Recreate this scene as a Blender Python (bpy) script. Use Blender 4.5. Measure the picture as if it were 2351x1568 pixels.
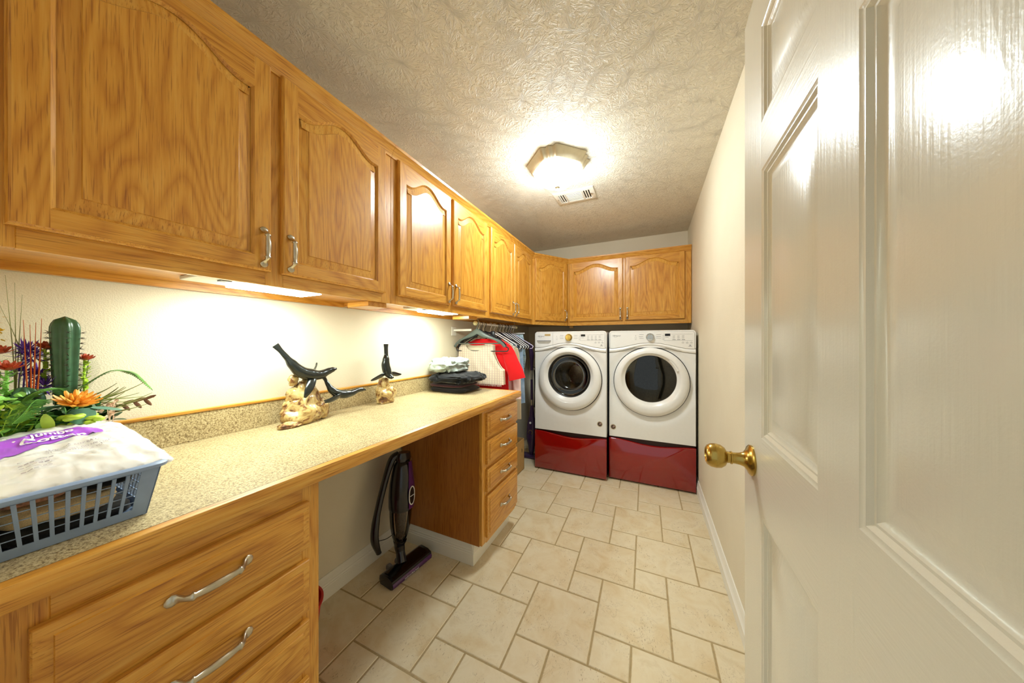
import bpy, bmesh, math, random
from mathutils import Vector, Matrix, noise
random.seed(7)
C = bpy.context.scene
for o in list(bpy.data.objects): bpy.data.objects.remove(o)

# ------------------------------------------------------------------ camera, world, exposure
cam = bpy.data.objects.new('camera', bpy.data.cameras.new('camera'))
C.collection.objects.link(cam); C.camera = cam
cam.data.sensor_width = 36; cam.data.lens = 679.0/2351*36
cam.data.shift_y = 0.0004; cam.data.clip_start = 0.01
cam.location = (0, 0, 1.25)
cam.rotation_euler = (math.pi/2, 0, math.atan(316.5/679))
W = bpy.data.worlds.new('hall_light'); C.world = W; W.use_nodes = True
W.node_tree.nodes['Background'].inputs[0].default_value = (.91, 1.0, 1.0, 1)
W.node_tree.nodes['Background'].inputs[1].default_value = 0.6
C.view_settings.view_transform = 'Standard'; C.view_settings.look = 'None'
C.view_settings.gamma = 1; C.view_settings.use_curve_mapping = False
C.view_settings.exposure = 0.08
LAMP, UNDER = 92.0, 66.0          # radiance of the lamp bowl and of the tube lenses

XL, XR, YB, ZC, YF = -1.435, .362, 3.60, 2.42, .03

# ------------------------------------------------------------------ materials
MATS = {}
def nmat(name):
    m = bpy.data.materials.new(name); m.use_nodes = True
    return m, m.node_tree, m.node_tree.nodes['Principled BSDF']
def setp(b, **k):
    for n, v in k.items():
        n = {'rough':'Roughness','metal':'Metallic','coat':'Coat Weight','coatr':'Coat Roughness','trans':'Transmission Weight','spec':'Specular IOR Level','sheen':'Sheen Weight','alpha':'Alpha','sss':'Subsurface Weight','ior':'IOR'}[n]
        b.inputs[n].default_value = v
def col(c): return (c[0], c[1], c[2], 1)
def srgb(r, g, b):
    f = lambda c: (c/255/12.92) if c/255 <= .04045 else ((c/255+.055)/1.055)**2.4
    return (f(r), f(g), f(b))
def N(nt, t, **k):
    n = nt.nodes.new(t)
    for a, v in k.items(): setattr(n, a, v)
    return n
def L(nt, a, b): nt.links.new(a, b)
def math_(nt, op, a, b=None, c=None):
    n = N(nt, 'ShaderNodeMath', operation=op)
    for i, v in enumerate((a, b, c)):
        if v is None: continue
        if isinstance(v, (int, float)): n.inputs[i].default_value = v
        else: L(nt, v, n.inputs[i])
    return n.outputs[0]
def vmul(nt, v, s):
    n = N(nt, 'ShaderNodeVectorMath', operation='MULTIPLY'); L(nt, v, n.inputs[0]); n.inputs[1].default_value = s
    return n.outputs[0]
def ramp(nt, f, stops, interp='LINEAR'):
    r = N(nt, 'ShaderNodeValToRGB'); r.color_ramp.interpolation = interp
    e = r.color_ramp.elements
    while len(e) < len(stops): e.new(.5)
    for i, (p, c) in enumerate(stops): e[i].position = p; e[i].color = col(c)
    L(nt, f, r.inputs[0]); return r.outputs[0]
def noi(nt, vec, scale, detail=2, rough=.5, dist=0):
    n = N(nt, 'ShaderNodeTexNoise'); n.inputs['Scale'].default_value = scale; n.inputs['Detail'].default_value = detail
    n.inputs['Roughness'].default_value = rough; n.inputs['Distortion'].default_value = dist
    if vec is not None: L(nt, vec, n.inputs['Vector'])
    return n.outputs[0]
def bump(nt, b, h, strength=.3, dist=.002):
    n = N(nt, 'ShaderNodeBump'); n.inputs['Strength'].default_value = strength; n.inputs['Distance'].default_value = dist
    L(nt, h, n.inputs['Height']); L(nt, n.outputs[0], b.inputs['Normal']); return n
def plain(name, c, rough=.5, nz=0, nscale=40, **k):
    """simple procedural material with a faint tone variation and micro bump"""
    if name in MATS: return MATS[name]
    m, nt, b = nmat(name); setp(b, rough=rough, **k)
    g = N(nt, 'ShaderNodeNewGeometry')
    f = noi(nt, g.outputs['Position'], nscale, 3)
    a = .06 if not nz else nz
    L(nt, ramp(nt, f, [(.3, [x*(1-a) for x in c]), (.7, [min(1, x*(1+a)) for x in c])]), b.inputs['Base Color'])
    MATS[name] = m; return m
def fabric(name, c, scale=900, amp=.15, fold=None):
    if name in MATS: return MATS[name]
    m, nt, b = nmat(name); setp(b, rough=.9, sheen=.2, spec=.2)
    g = N(nt, 'ShaderNodeNewGeometry')
    f = noi(nt, g.outputs['Position'], scale, 1)
    L(nt, ramp(nt, f, [(.3, [x*(1-amp) for x in c]), (.7, [min(1, x*(1+amp)) for x in c])]), b.inputs['Base Color'])
    bump(nt, b, f, .2, .0006)
    MATS[name] = m; return m

def oak(axis, dark=False):
    name = 'oak_'+axis+('_veneer' if dark else '')
    if name in MATS: return MATS[name]
    m, nt, b = nmat(name); setp(b, rough=.34, coat=.3, coatr=.2)
    g = N(nt, 'ShaderNodeNewGeometry')
    s = N(nt, 'ShaderNodeSeparateXYZ'); L(nt, g.outputs['Position'], s.inputs[0])
    x, y, z = s.outputs
    c = N(nt, 'ShaderNodeCombineXYZ')
    if axis == 'Z': o = (x, y, z)
    elif axis == 'Y': o = (x, z, y)
    elif axis == 'X': o = (y, z, x)
    else: o = (z, math_(nt, 'MULTIPLY', math_(nt, 'SUBTRACT', x, y), .7), math_(nt, 'MULTIPLY', math_(nt, 'ADD', x, y), .7))
    for i in range(3): L(nt, o[i], c.inputs[i])
    rnd = g.outputs['Random Per Island']
    off = N(nt, 'ShaderNodeCombineXYZ'); L(nt, math_(nt, 'MULTIPLY', rnd, 7.3), off.inputs[0]); L(nt, math_(nt, 'MULTIPLY', rnd, 3.1), off.inputs[1]); L(nt, math_(nt, 'MULTIPLY', rnd, 5.7), off.inputs[2])
    ad = N(nt, 'ShaderNodeVectorMath', operation='ADD'); L(nt, c.outputs[0], ad.inputs[0]); L(nt, off.outputs[0], ad.inputs[1])
    p = ad.outputs[0]
    # cathedral rings: contour lines of a stretched soft noise
    n1 = noi(nt, vmul(nt, p, (1, 1, .16)), 6.0, 1.5, .45, .25)
    rings = math_(nt, 'PINGPONG', math_(nt, 'MULTIPLY', n1, 44), 1.0)
    rings = math_(nt, 'POWER', rings, 1.6)
    fine = noi(nt, vmul(nt, p, (1, 1, .035)), 170, 3, .6)
    wide = noi(nt, vmul(nt, p, (1, 1, .1)), 14, 2)
    pores = noi(nt, vmul(nt, p, (1, 1, .03)), 420, 2, .5)
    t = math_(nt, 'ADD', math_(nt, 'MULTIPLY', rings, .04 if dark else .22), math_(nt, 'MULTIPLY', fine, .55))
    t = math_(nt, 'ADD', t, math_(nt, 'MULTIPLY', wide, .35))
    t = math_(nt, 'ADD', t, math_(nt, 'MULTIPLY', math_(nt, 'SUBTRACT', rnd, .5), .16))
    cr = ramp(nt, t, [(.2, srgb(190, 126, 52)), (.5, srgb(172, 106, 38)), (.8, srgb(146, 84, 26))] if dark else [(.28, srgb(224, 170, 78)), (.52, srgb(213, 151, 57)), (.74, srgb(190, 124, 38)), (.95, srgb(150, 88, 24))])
    mx = N(nt, 'ShaderNodeMix', data_type='RGBA', blend_type='MULTIPLY')
    L(nt, ramp(nt, pores, [(.33, (.55, .42, .3)), (.43, (1, 1, 1))]), mx.inputs[7]); L(nt, cr, mx.inputs[6]); mx.inputs[0].default_value = .75
    L(nt, mx.outputs[2], b.inputs['Base Color'])
    L(nt, ramp(nt, pores, [(.3, (.55,)*3), (.45, (.32,)*3)]), b.inputs['Roughness'])
    bump(nt, b, pores, .15, .0006)
    MATS[name] = m; return m

def wall_mat():
    m, nt, b = nmat('wall_paint'); setp(b, rough=.62)
    g = N(nt, 'ShaderNodeNewGeometry'); P = g.outputs['Position']
    f = noi(nt, P, 3, 3)
    L(nt, ramp(nt, f, [(.3, srgb(224, 213, 188)), (.7, srgb(229, 219, 195))]), b.inputs['Base Color'])
    h = noi(nt, P, 260, 3, .6)
    h2 = ramp(nt, h, [(.4, (0, 0, 0)), (.65, (1, 1, 1))])
    bump(nt, b, h2, .35, .0012); return m
def ceiling_mat():
    m, nt, b = nmat('ceiling_texture'); setp(b, rough=.55)
    g = N(nt, 'ShaderNodeNewGeometry'); P = g.outputs['Position']
    wob = N(nt, 'ShaderNodeTexNoise'); wob.inputs['Scale'].default_value = 9; wob.inputs['Detail'].default_value = 2; L(nt, P, wob.inputs['Vector'])
    hs = []
    for sc, dens, off in ((7.0, 5.5, 0), (9.5, 4.6, 3.7)):
        v = N(nt, 'ShaderNodeTexVoronoi'); v.inputs['Scale'].default_value = sc
        ad = N(nt, 'ShaderNodeVectorMath', operation='ADD'); ad.inputs[1].default_value = (off, off*.3, 0)
        wm = N(nt, 'ShaderNodeVectorMath', operation='MULTIPLY_ADD'); L(nt, wob.outputs[1], wm.inputs[0]); wm.inputs[1].default_value = (.05, .05, 0); L(nt, P, wm.inputs[2])
        L(nt, wm.outputs[0], ad.inputs[0]); flat = vmul(nt, ad.outputs[0], (1, 1, 0)); L(nt, flat, v.inputs['Vector'])
        sb = N(nt, 'ShaderNodeVectorMath', operation='SUBTRACT')
        L(nt, flat, sb.inputs[0]); L(nt, v.outputs['Position'], sb.inputs[1])
        s = N(nt, 'ShaderNodeSeparateXYZ'); L(nt, sb.outputs[0], s.inputs[0])
        ang = math_(nt, 'ARCTAN2', s.outputs[1], s.outputs[0])
        ln = N(nt, 'ShaderNodeVectorMath', operation='LENGTH'); L(nt, sb.outputs[0], ln.inputs[0])
        sv = N(nt, 'ShaderNodeSeparateColor'); L(nt, v.outputs['Color'], sv.inputs[0])
        cb = N(nt, 'ShaderNodeCombineXYZ')
        L(nt, math_(nt, 'MULTIPLY', ang, dens), cb.inputs[0]); L(nt, math_(nt, 'MULTIPLY', ln.outputs['Value'], 34), cb.inputs[1]); L(nt, math_(nt, 'MULTIPLY', sv.outputs[0], 40), cb.inputs[2])
        k = noi(nt, cb.outputs[0], 1.15, 3, .55, .4)
        hs.append(ramp(nt, k, [(.5, (0, 0, 0)), (.6, (1, 1, 1))]))
    h = math_(nt, 'MAXIMUM', hs[0], hs[1])
    h = math_(nt, 'ADD', h, math_(nt, 'MULTIPLY', noi(nt, P, 60, 3), .35))
    f = noi(nt, P, 4, 2)
    L(nt, ramp(nt, f, [(.3, srgb(230, 223, 206)), (.7, srgb(234, 228, 212))]), b.inputs['Base Color'])
    bump(nt, b, h, .75, .0034); return m
def tile_mat():
    m, nt, b = nmat('floor_tile'); setp(b, rough=.42)
    g = N(nt, 'ShaderNodeNewGeometry'); P = g.outputs['Position']; rnd = g.outputs['Random Per Island']
    off = N(nt, 'ShaderNodeCombineXYZ')
    for i in range(3): L(nt, math_(nt, 'MULTIPLY', rnd, 9.0+i*7), off.inputs[i])
    ad = N(nt, 'ShaderNodeVectorMath', operation='ADD'); L(nt, P, ad.inputs[0]); L(nt, off.outputs[0], ad.inputs[1]); p = ad.outputs[0]
    f = noi(nt, p, 9, 5, .6, .6)
    f = math_(nt, 'ADD', f, math_(nt, 'MULTIPLY', math_(nt, 'SUBTRACT', rnd, .5), .10))
    base = ramp(nt, f, [(.25, srgb(208, 182, 138)), (.42, srgb(218, 199, 162)), (.6, srgb(224, 209, 178)), (.8, srgb(208, 188, 150))])
    # fine wandering veins and pits
    n2 = noi(nt, p, 22, 5, .62, 1.2)
    vein = math_(nt, 'ABSOLUTE', math_(nt, 'SUBTRACT', n2, .5))
    msk = noi(nt, p, 11, 2)
    vm = math_(nt, 'MULTIPLY', ramp(nt, vein, [(.0, (1,)*3), (.012, (0,)*3)]), ramp(nt, msk, [(.5, (0,)*3), (.62, (1,)*3)]))
    pit = noi(nt, vmul(nt, p, (1, .45, 1)), 170, 2, .5)
    pm = math_(nt, 'MULTIPLY', ramp(nt, pit, [(.64, (0,)*3), (.69, (1,)*3)]), ramp(nt, noi(nt, p, 7, 2), [(.5, (0,)*3), (.6, (1,)*3)]))
    mk = math_(nt, 'MAXIMUM', vm, pm)
    mx = N(nt, 'ShaderNodeMix', data_type='RGBA'); L(nt, math_(nt, 'MULTIPLY', mk, .55), mx.inputs[0]); L(nt, base, mx.inputs[6]); mx.inputs[7].default_value = col(srgb(140, 108, 66))
    L(nt, mx.outputs[2], b.inputs['Base Color'])
    h = math_(nt, 'SUBTRACT', math_(nt, 'MULTIPLY', noi(nt, p, 30, 4), .8), mk)
    bump(nt, b, h, .25, .002); return m
def laminate_mat():
    m, nt, b = nmat('speckled_laminate'); setp(b, rough=.35)
    g = N(nt, 'ShaderNodeNewGeometry'); P = g.outputs['Position']
    a = noi(nt, P, 190, 3, .65); c = noi(nt, P, 420, 2, .6); d = noi(nt, P, 12, 2)
    t = math_(nt, 'ADD', math_(nt, 'MULTIPLY', a, .6), math_(nt, 'MULTIPLY', c, .4))
    t = math_(nt, 'ADD', t, math_(nt, 'MULTIPLY', math_(nt, 'SUBTRACT', d, .5), .08))
    L(nt, ramp(nt, t, [(.34, srgb(80, 60, 38)), (.43, srgb(142, 118, 80)), (.52, srgb(192, 172, 128)), (.64, srgb(216, 200, 162))]), b.inputs['Base Color'])
    return m
def doorpaint_mat(vert=True):
    name = 'door_paint_'+('v' if vert else 'h')
    if name in MATS: return MATS[name]
    m, nt, b = nmat(name); setp(b, rough=.27, coat=.2, coatr=.15)
    b.inputs['Base Color'].default_value = col(srgb(218, 213, 196))
    g = N(nt, 'ShaderNodeNewGeometry'); P = g.outputs['Position']
    s = (1, 1, .03) if vert else (1, .03, 1)
    f = noi(nt, vmul(nt, P, s), 190, 2, .5, .1)
    n1 = noi(nt, vmul(nt, P, (1, 1, .22) if vert else (1, .1, 1)), 9, 1.5, .45, .3)
    rings = math_(nt, 'PINGPONG', math_(nt, 'MULTIPLY', n1, 20), 1.0)
    h = math_(nt, 'ADD', math_(nt, 'MULTIPLY', f, 1.1), math_(nt, 'MULTIPLY', math_(nt, 'POWER', rings, 3.0), .16 if vert else .08))
    h = math_(nt, 'ADD', h, math_(nt, 'MULTIPLY', noi(nt, P, 330, 2), .35))
    bump(nt, b, h, .3, .0012); MATS[name] = m; return m
def emis(name, c, s):
    m, nt, b = nmat(name); b.inputs['Base Color'].default_value = col((.9, .9, .9))
    b.inputs['Emission Color'].default_value = col(c); b.inputs['Emission Strength'].default_value = s; return m
def glassy(name, tint, refl=1.0, rough=.02):
    m, nt, b = nmat(name); nt.nodes.remove(b); out = nt.nodes['Material Output']
    t = N(nt, 'ShaderNodeBsdfTransparent'); t.inputs[0].default_value = col(tint)
    gl = N(nt, 'ShaderNodeBsdfGlossy'); gl.inputs['Roughness'].default_value = rough; gl.inputs[0].default_value = (refl,)*3+(1,)
    fr = N(nt, 'ShaderNodeFresnel'); fr.inputs[0].default_value = 1.6
    mx = N(nt, 'ShaderNodeMixShader'); L(nt, fr.outputs[0], mx.inputs[0]); L(nt, t.outputs[0], mx.inputs[1]); L(nt, gl.outputs[0], mx.inputs[2])
    L(nt, mx.outputs[0], out.inputs[0]); return m

OZ, OY, OX, OD = oak('Z'), oak('Y'), oak('X'), oak('D')
M_wall, M_ceil, M_tile, M_lam = wall_mat(), ceiling_mat(), tile_mat(), laminate_mat()
M_grout = plain('grout', srgb(170, 148, 108), .9, .12, 60)
M_trim = plain('trim_white', srgb(236, 232, 220), .4, .012, 8)
M_nick = plain('satin_nickel', srgb(196, 188, 170), .3, metal=1)
M_nickd = plain('brushed_nickel_lamp', srgb(206, 196, 170), .5, metal=.6)
M_brass = plain('antique_brass', srgb(186, 156, 82), .22, .1, 30, metal=1)
M_wht = plain('appliance_white', srgb(236, 234, 230), .22, .01, coat=.4)
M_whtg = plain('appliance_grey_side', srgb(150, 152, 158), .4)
M_red = plain('pedestal_red', srgb(138, 3, 6), .12, .02, coat=1.0, coatr=.03)
M_blk = plain('black_plastic', srgb(26, 24, 26), .3)
M_dark = plain('dark_void', srgb(14, 12, 12), .6)
M_bronze = plain('dark_bronze', srgb(44, 48, 46), .22, .2, 25, metal=.6, coat=.4)

# ------------------------------------------------------------------ mesh tools
class MB:
    def __init__(s): s.bm = bmesh.new(); s.M = Matrix()
    def v(s, p): return s.bm.verts.new(s.M @ Vector(p))
    def face(s, vs, mi=0):
        try: f = s.bm.faces.new(vs)
        except ValueError: return None
        f.material_index = mi; return f
    def poly(s, pts, mi=0): return s.face([s.v(p) for p in pts], mi)
    def box(s, x0, x1, y0, y1, z0, z1, bev=0, mi=0, seg=1):
        vs = [s.v((x, y, z)) for x in (x0, x1) for y in (y0, y1) for z in (z0, z1)]
        fs = [s.face([vs[i] for i in q], mi) for q in ((0,1,3,2),(4,6,7,5),(0,4,5,1),(2,3,7,6),(0,2,6,4),(1,5,7,3))]
        if bev:
            es = list({e for f in fs for e in f.edges})
            r = bmesh.ops.bevel(s.bm, geom=es, offset=bev, segments=seg, affect='EDGES', profile=.5)
            for f in r['faces']: f.material_index = mi
        return s
    def loops(s, ls, mi=0, close=True, cap0=False, cap1=False):
        rs = [[s.v(p) for p in l] for l in ls]; n = len(rs[0])
        for a, b in zip(rs, rs[1:]):
            for i in range(n if close else n-1):
                j = (i+1) % n; s.face([a[i], a[j], b[j], b[i]], mi)
        if cap0: s.face(rs[0][::-1], mi)
        if cap1: s.face(rs[-1], mi)
        return rs
    def tube(s, pts, r, seg=10, mi=0, cap=True, flat=1.0, up=None, closed=False):
        """sweep an ellipse along pts; r number, list or list of (a,b)"""
        pts = [Vector(p) for p in pts]; n = len(pts)
        R = r if isinstance(r, (list, tuple)) else [r]*n
        ls = []; prev = Vector(up) if up else None
        for i, p in enumerate(pts):
            if closed: t = (pts[(i+1) % n]-pts[i-1]).normalized()
            else: t = (pts[min(i+1, n-1)]-pts[max(i-1, 0)]).normalized()
            if prev is None:
                prev = t.orthogonal()
            u = (prev-t*prev.dot(t))
            u = u.normalized() if u.length > 1e-6 else t.orthogonal().normalized()
            if not up: prev = u
            w = t.cross(u)
            a, b = R[i] if isinstance(R[i], (list, tuple)) else (R[i], R[i]*flat)
            ls.append([p+u*(a*math.cos(2*math.pi*k/seg))+w*(b*math.sin(2*math.pi*k/seg)) for k in range(seg)])
        if closed: ls.append(ls[0]); s.loops(ls, mi)
        else: s.loops(ls, mi, cap0=cap, cap1=cap)
        return s
    def lathe(s, prof, origin, axis=(0, 0, 1), seg=32, mi=0, cap0=False, cap1=False):
        ax = Vector(axis).normalized(); u = ax.orthogonal().normalized(); w = ax.cross(u); o = Vector(origin)
        ls = [[o+ax*h+u*(r*math.cos(2*math.pi*k/seg))+w*(r*math.sin(2*math.pi*k/seg)) for k in range(seg)] for r, h in prof]
        s.loops(ls, mi, cap0=cap0, cap1=cap1); return s
    def ball(s, c, r, seg=12, mi=0, rough=0, sc=(1, 1, 1), seed=0, rot=None):
        rg = seg//2+1; ls = []
        for i in range(1, rg):
            th = math.pi*i/rg
            l = []
            for k in range(seg):
                a = 2*math.pi*k/seg; d = Vector((math.sin(th)*math.cos(a), math.sin(th)*math.sin(a), math.cos(th)))
                q = r*(1+rough*noise.noise(d*2.2+Vector((seed, seed*.7, 1))))
                p = Vector((d.x*sc[0], d.y*sc[1], d.z*sc[2]))*q
                if rot: p = rot @ p
                l.append(Vector(c)+p)
            ls.append(l)
        s.loops(ls, mi, cap0=True, cap1=True); return s
    def prism(s, pts, vec, mi=0):
        """extrude a planar outline"""
        vec = Vector(vec); s.loops([pts, [Vector(p)+vec for p in pts]], mi, cap0=True, cap1=True); return s
    def build(s, name, mats, parent=None, angle=35, smooth=True, loc=None, sub=0, keep=False):
        bm = s.bm
        bmesh.ops.remove_doubles(bm, verts=bm.verts, dist=1e-6) if keep else None
        bmesh.ops.recalc_face_normals(bm, faces=bm.faces)
        if not isinstance(mats, (list, tuple)): mats = [mats]
        o0 = Vector((0, 0, 0))
        if parent is not None: o0 = Vector(parent['o'])
        elif loc is not None: o0 = Vector(loc)
        elif len(bm.verts):
            xs = [v.co for v in bm.verts]
            o0 = Vector(((min(v.x for v in xs)+max(v.x for v in xs))/2, (min(v.y for v in xs)+max(v.y for v in xs))/2, min(v.z for v in xs)))
        for v in bm.verts: v.co -= o0
        if smooth:
            ca = math.radians(angle)
            for f in bm.faces: f.smooth = True
            for e in bm.edges:
                if len(e.link_faces) == 2 and e.calc_face_angle(0) > ca: e.smooth = False
        me = bpy.data.meshes.new(name); bm.to_mesh(me); bm.free()
        for m in mats: me.materials.append(m)
        ob = bpy.data.objects.new(name, me); C.collection.objects.link(ob)
        if parent is not None: ob.parent = parent
        else: ob.location = o0
        ORG[ob.name] = tuple(o0)
        if sub:
            md = ob.modifiers.new('smooth', 'SUBSURF'); md.levels = md.render_levels = sub
        return PO(ob, o0)
ORG = {}
class PO:
    """object handle that remembers the world origin its mesh is relative to"""
    def __init__(s, ob, o): s.ob = ob; s.o = Vector(o)
    def __getitem__(s, k): return s.o if k == 'o' else s.ob[k]
def _p(parent): return parent.ob if isinstance(parent, PO) else parent
_build = MB.build
def build(s, name, mats, parent=None, **k):
    if parent is None: return _build(s, name, mats, None, **k)
    h = _build(s, name, mats, None, loc=parent.o, **k)
    h.ob.location = (0, 0, 0); h.ob.parent = parent.ob
    return h
MB.build = build
def thing(name, label, cat, loc, group=None):
    e = bpy.data.objects.new(name, None); e.empty_display_size = .05; C.collection.objects.link(e); e.location = loc
    e['label'] = label; e['category'] = cat
    if group: e['group'] = group
    return PO(e, loc)
def tag(h, label, cat, group=None):
    h.ob['label'] = label; h.ob['category'] = cat
    if group: h.ob['group'] = group
    return h
def struct(h, label=None): h.ob['kind'] = 'structure'; return h
def text_into(mb, s, size, O, U, V, mi=0, shear=0, depth=.0006, fn=None, offset=0):
    """flat lettering placed at O with baseline direction U, up direction V"""
    cu = bpy.data.curves.new('t', 'FONT'); cu.body = s; cu.size = size; cu.shear = shear; cu.align_x = 'LEFT'; cu.offset = offset
    ob = bpy.data.objects.new('t', cu); C.collection.objects.link(ob)
    me = bpy.data.meshes.new_from_object(ob.evaluated_get(bpy.context.evaluated_depsgraph_get()))
    U, V, O = Vector(U), Vector(V), Vector(O)
    vs = [mb.v(fn(v.co.x, v.co.y) if fn else O+U*v.co.x+V*v.co.y) for v in me.vertices]
    for p in me.polygons: mb.face([vs[i] for i in p.vertices], mi)
    bpy.data.objects.remove(ob); bpy.data.curves.remove(cu); bpy.data.meshes.remove(me)
def crom(pts, n=6):
    """smooth curve through points"""
    P = [Vector(p) for p in pts]; P = [2*P[0]-P[1]]+P+[2*P[-1]-P[-2]]; out = []
    for i in range(1, len(P)-2):
        for k in range(n):
            t = k/n; a, b, c, d = P[i-1:i+3]
            out.append(.5*((2*b)+(c-a)*t+(2*a-5*b+4*c-d)*t*t+(3*b-a-3*c+d)*t**3))
    out.append(P[-2]); return out
def lerpl(vals, n):
    """resample a list of numbers to n entries"""
    out = []
    for i in range(n):
        f = i*(len(vals)-1)/(n-1); k = min(int(f), len(vals)-2); t = f-k; t = t*t*(3-2*t)
        a, b = vals[k], vals[k+1]
        out.append(tuple(p*(1-t)+q*t for p, q in zip(a, b)) if isinstance(a, tuple) else a*(1-t)+b*t)
    return out

# ------------------------------------------------------------------ room shell
def make_floor():
    m = MB(); z = -.002
    m.box(XL-.02, XR+.02, -1.6, YB+.02, -.05, z, 0, 1)
    Ls, S = .304, .152; g = .0038; a = math.radians(.7); ca, sa = math.cos(a), math.sin(a)
    O = Vector((-.523, 1.459-.304))
    x0, x1, y0, y1 = XL, XR, -1.6, YB
    def clip(poly):
        for ax, lim, sg in ((0, x0, 1), (0, x1, -1), (1, y0, 1), (1, y1, -1)):
            out = []
            for i in range(len(poly)):
                p, q = poly[i], poly[(i+1) % len(poly)]; dp, dq = (p[ax]-lim)*sg, (q[ax]-lim)*sg
                if dp >= 0: out.append(p)
                if dp*dq < 0: t = dp/(dp-dq); out.append(p+(q-p)*t)
            poly = out
            if len(poly) < 3: return None
        return poly
    def tile(px, py, sz):
        def ring(i):
            c = [(px+i, py+i), (px+sz-i, py+i), (px+sz-i, py+sz-i), (px+i, py+sz-i)]
            c = [O+Vector((x*ca-y*sa, x*sa+y*ca)) for x, y in c]
            return clip(c)
        r0, r1 = ring(g), ring(g+.0022)
        if not r0 or not r1: return
        if len(r0) == len(r1):
            m.loops([[(p.x, p.y, z) for p in r0], [(p.x, p.y, -.0002) for p in r1]], 0)
        m.poly([(p.x, p.y, -.0002) for p in r1], 0)
    for i in range(-14, 15):
        for j in range(-14, 15):
            px, py = i*Ls-j*S, i*S+j*Ls
            if not (-1.4 < px+O.x < 1.4+.5 and -2.2 < py+O.y < 4): 
                pass
            if -2 < px+O.x < 1 and -2.1 < py+O.y < 3.9:
                tile(px, py, Ls); tile(px-S, py+Ls-S, S)
    struct(m.build('floor', [M_tile, M_grout], loc=(0, 0, 0), keep=True))
make_floor()
def wall(name, *b, mat=None): struct(MB().box(*b).build(name, mat or M_wall, loc=(0, 0, 0)))
wall('wall_left', XL-.1, XL, YF-.12, YB+.1, 0, ZC)
wall('wall_right', XR, XR+.1, YF-.12, YB+.1, 0, ZC)
wall('wall_back', XL, XR, YB, YB+.1, 0, ZC)
m = MB(); m.box(XL, -.575, YF-.12, YF, 0, ZC); m.box(.262, XR, YF-.12, YF, 0, ZC); m.box(-.575, .262, YF-.12, YF, 2.06, ZC)
struct(m.build('wall_front', M_wall, loc=(0, 0, 0)))
wall('ceiling', XL-.1, XR+.1, YF-.12, YB+.1, ZC, ZC+.08, mat=M_ceil)
# hallway ceiling behind the doorway keeps the hall light coming from the side
def board(name, p0, p1, nrm, h=.112, t=.014, mat=M_trim):
    """ribbed baseboard between two floor points, nrm points into the room"""
    p0, p1, nrm = Vector(p0+(0,)), Vector(p1+(0,)), Vector(nrm+(0,))
    pr = [(0, 0), (t, 0), (t, h*.52), (t*.8, h*.55), (t*.95, h*.6), (t*.72, h*.66), (t*.85, h*.72), (t*.6, h*.8), (t*.62, h*.86), (t*.35, h*.93), (t*.3, h), (0, h)]
    mm = MB(); mm.loops([[p+nrm*a+Vector((0, 0, b)) for a, b in pr] for p in (p0, p1)], cap0=True, cap1=True)
    return mm
struct(board('b', (XL, .53), (XL, 1.398), (1, 0)).build('baseboard_left', M_trim))
struct(board('b', (XR, .04), (XR, YB), (-1, 0)).build('baseboard_right', M_trim))
struct(board('b', (XL, YB), (XR-.015, YB), (0, -1)).build('baseboard_back', M_trim))
# door casing and jamb at the left of the doorway
m = MB(); m.box(-.575, -.56, YF-.125, YF+.004, 0, 2.045, .002); m.box(-.63, -.563, YF, YF+.0195, 0, 2.11, .004)
m.box(-.5605, -.5585, .012, .046, .97, 1.03, .001, 1)
struct(m.build('trim_1', [M_trim, M_brass]))
m = MB(); m.box(.247, .262, YF-.125, YF+.004, 0, 2.045, .002); m.box(.25, .315, YF, YF+.0195, 0, 2.11, .004); m.box(-.56, .247, YF-.125, YF+.004, 2.045, 2.06, .002); m.box(-.563, .25, YF, YF+.0195, 2.045, 2.11, .004)
struct(m.build('trim_2', M_trim))

# ------------------------------------------------------------------ pulls, doors and drawers
def pull(name, c, along, out, length, parent, sc=1.0):
    """footed bow pull centred at c"""
    A, O, c = Vector(along), Vector(out), Vector(c); T = A.cross(O); h = length/2
    pr = [(-1, .0015, .004, .0015), (-.95, .0028, .009, .003), (-.86, .0034, .0112, .0034), (-.78, .0045, .0095, .004), (-.72, .010, .006, .0042), (-.66, .018, .005, .004), (-.58, .0235, .0062, .005),
          (-.545, .024, .0085, .0065), (-.51, .024, .0085, .0065), (-.48, .0245, .006, .0048), (-.2, .0265, .0078, .0055), (0, .027, .0082, .0058)]
    pr = pr+[(-a, b, w, t) for a, b, w, t in pr[-2::-1]]
    mb = MB(); mb.tube([c+A*(h*a)+O*(b*sc) for a, b, w, t in pr], [(w*sc, t*sc) for a, b, w, t in pr], 12, up=T)
    return mb.build(name, M_nick, parent, angle=60)

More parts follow.
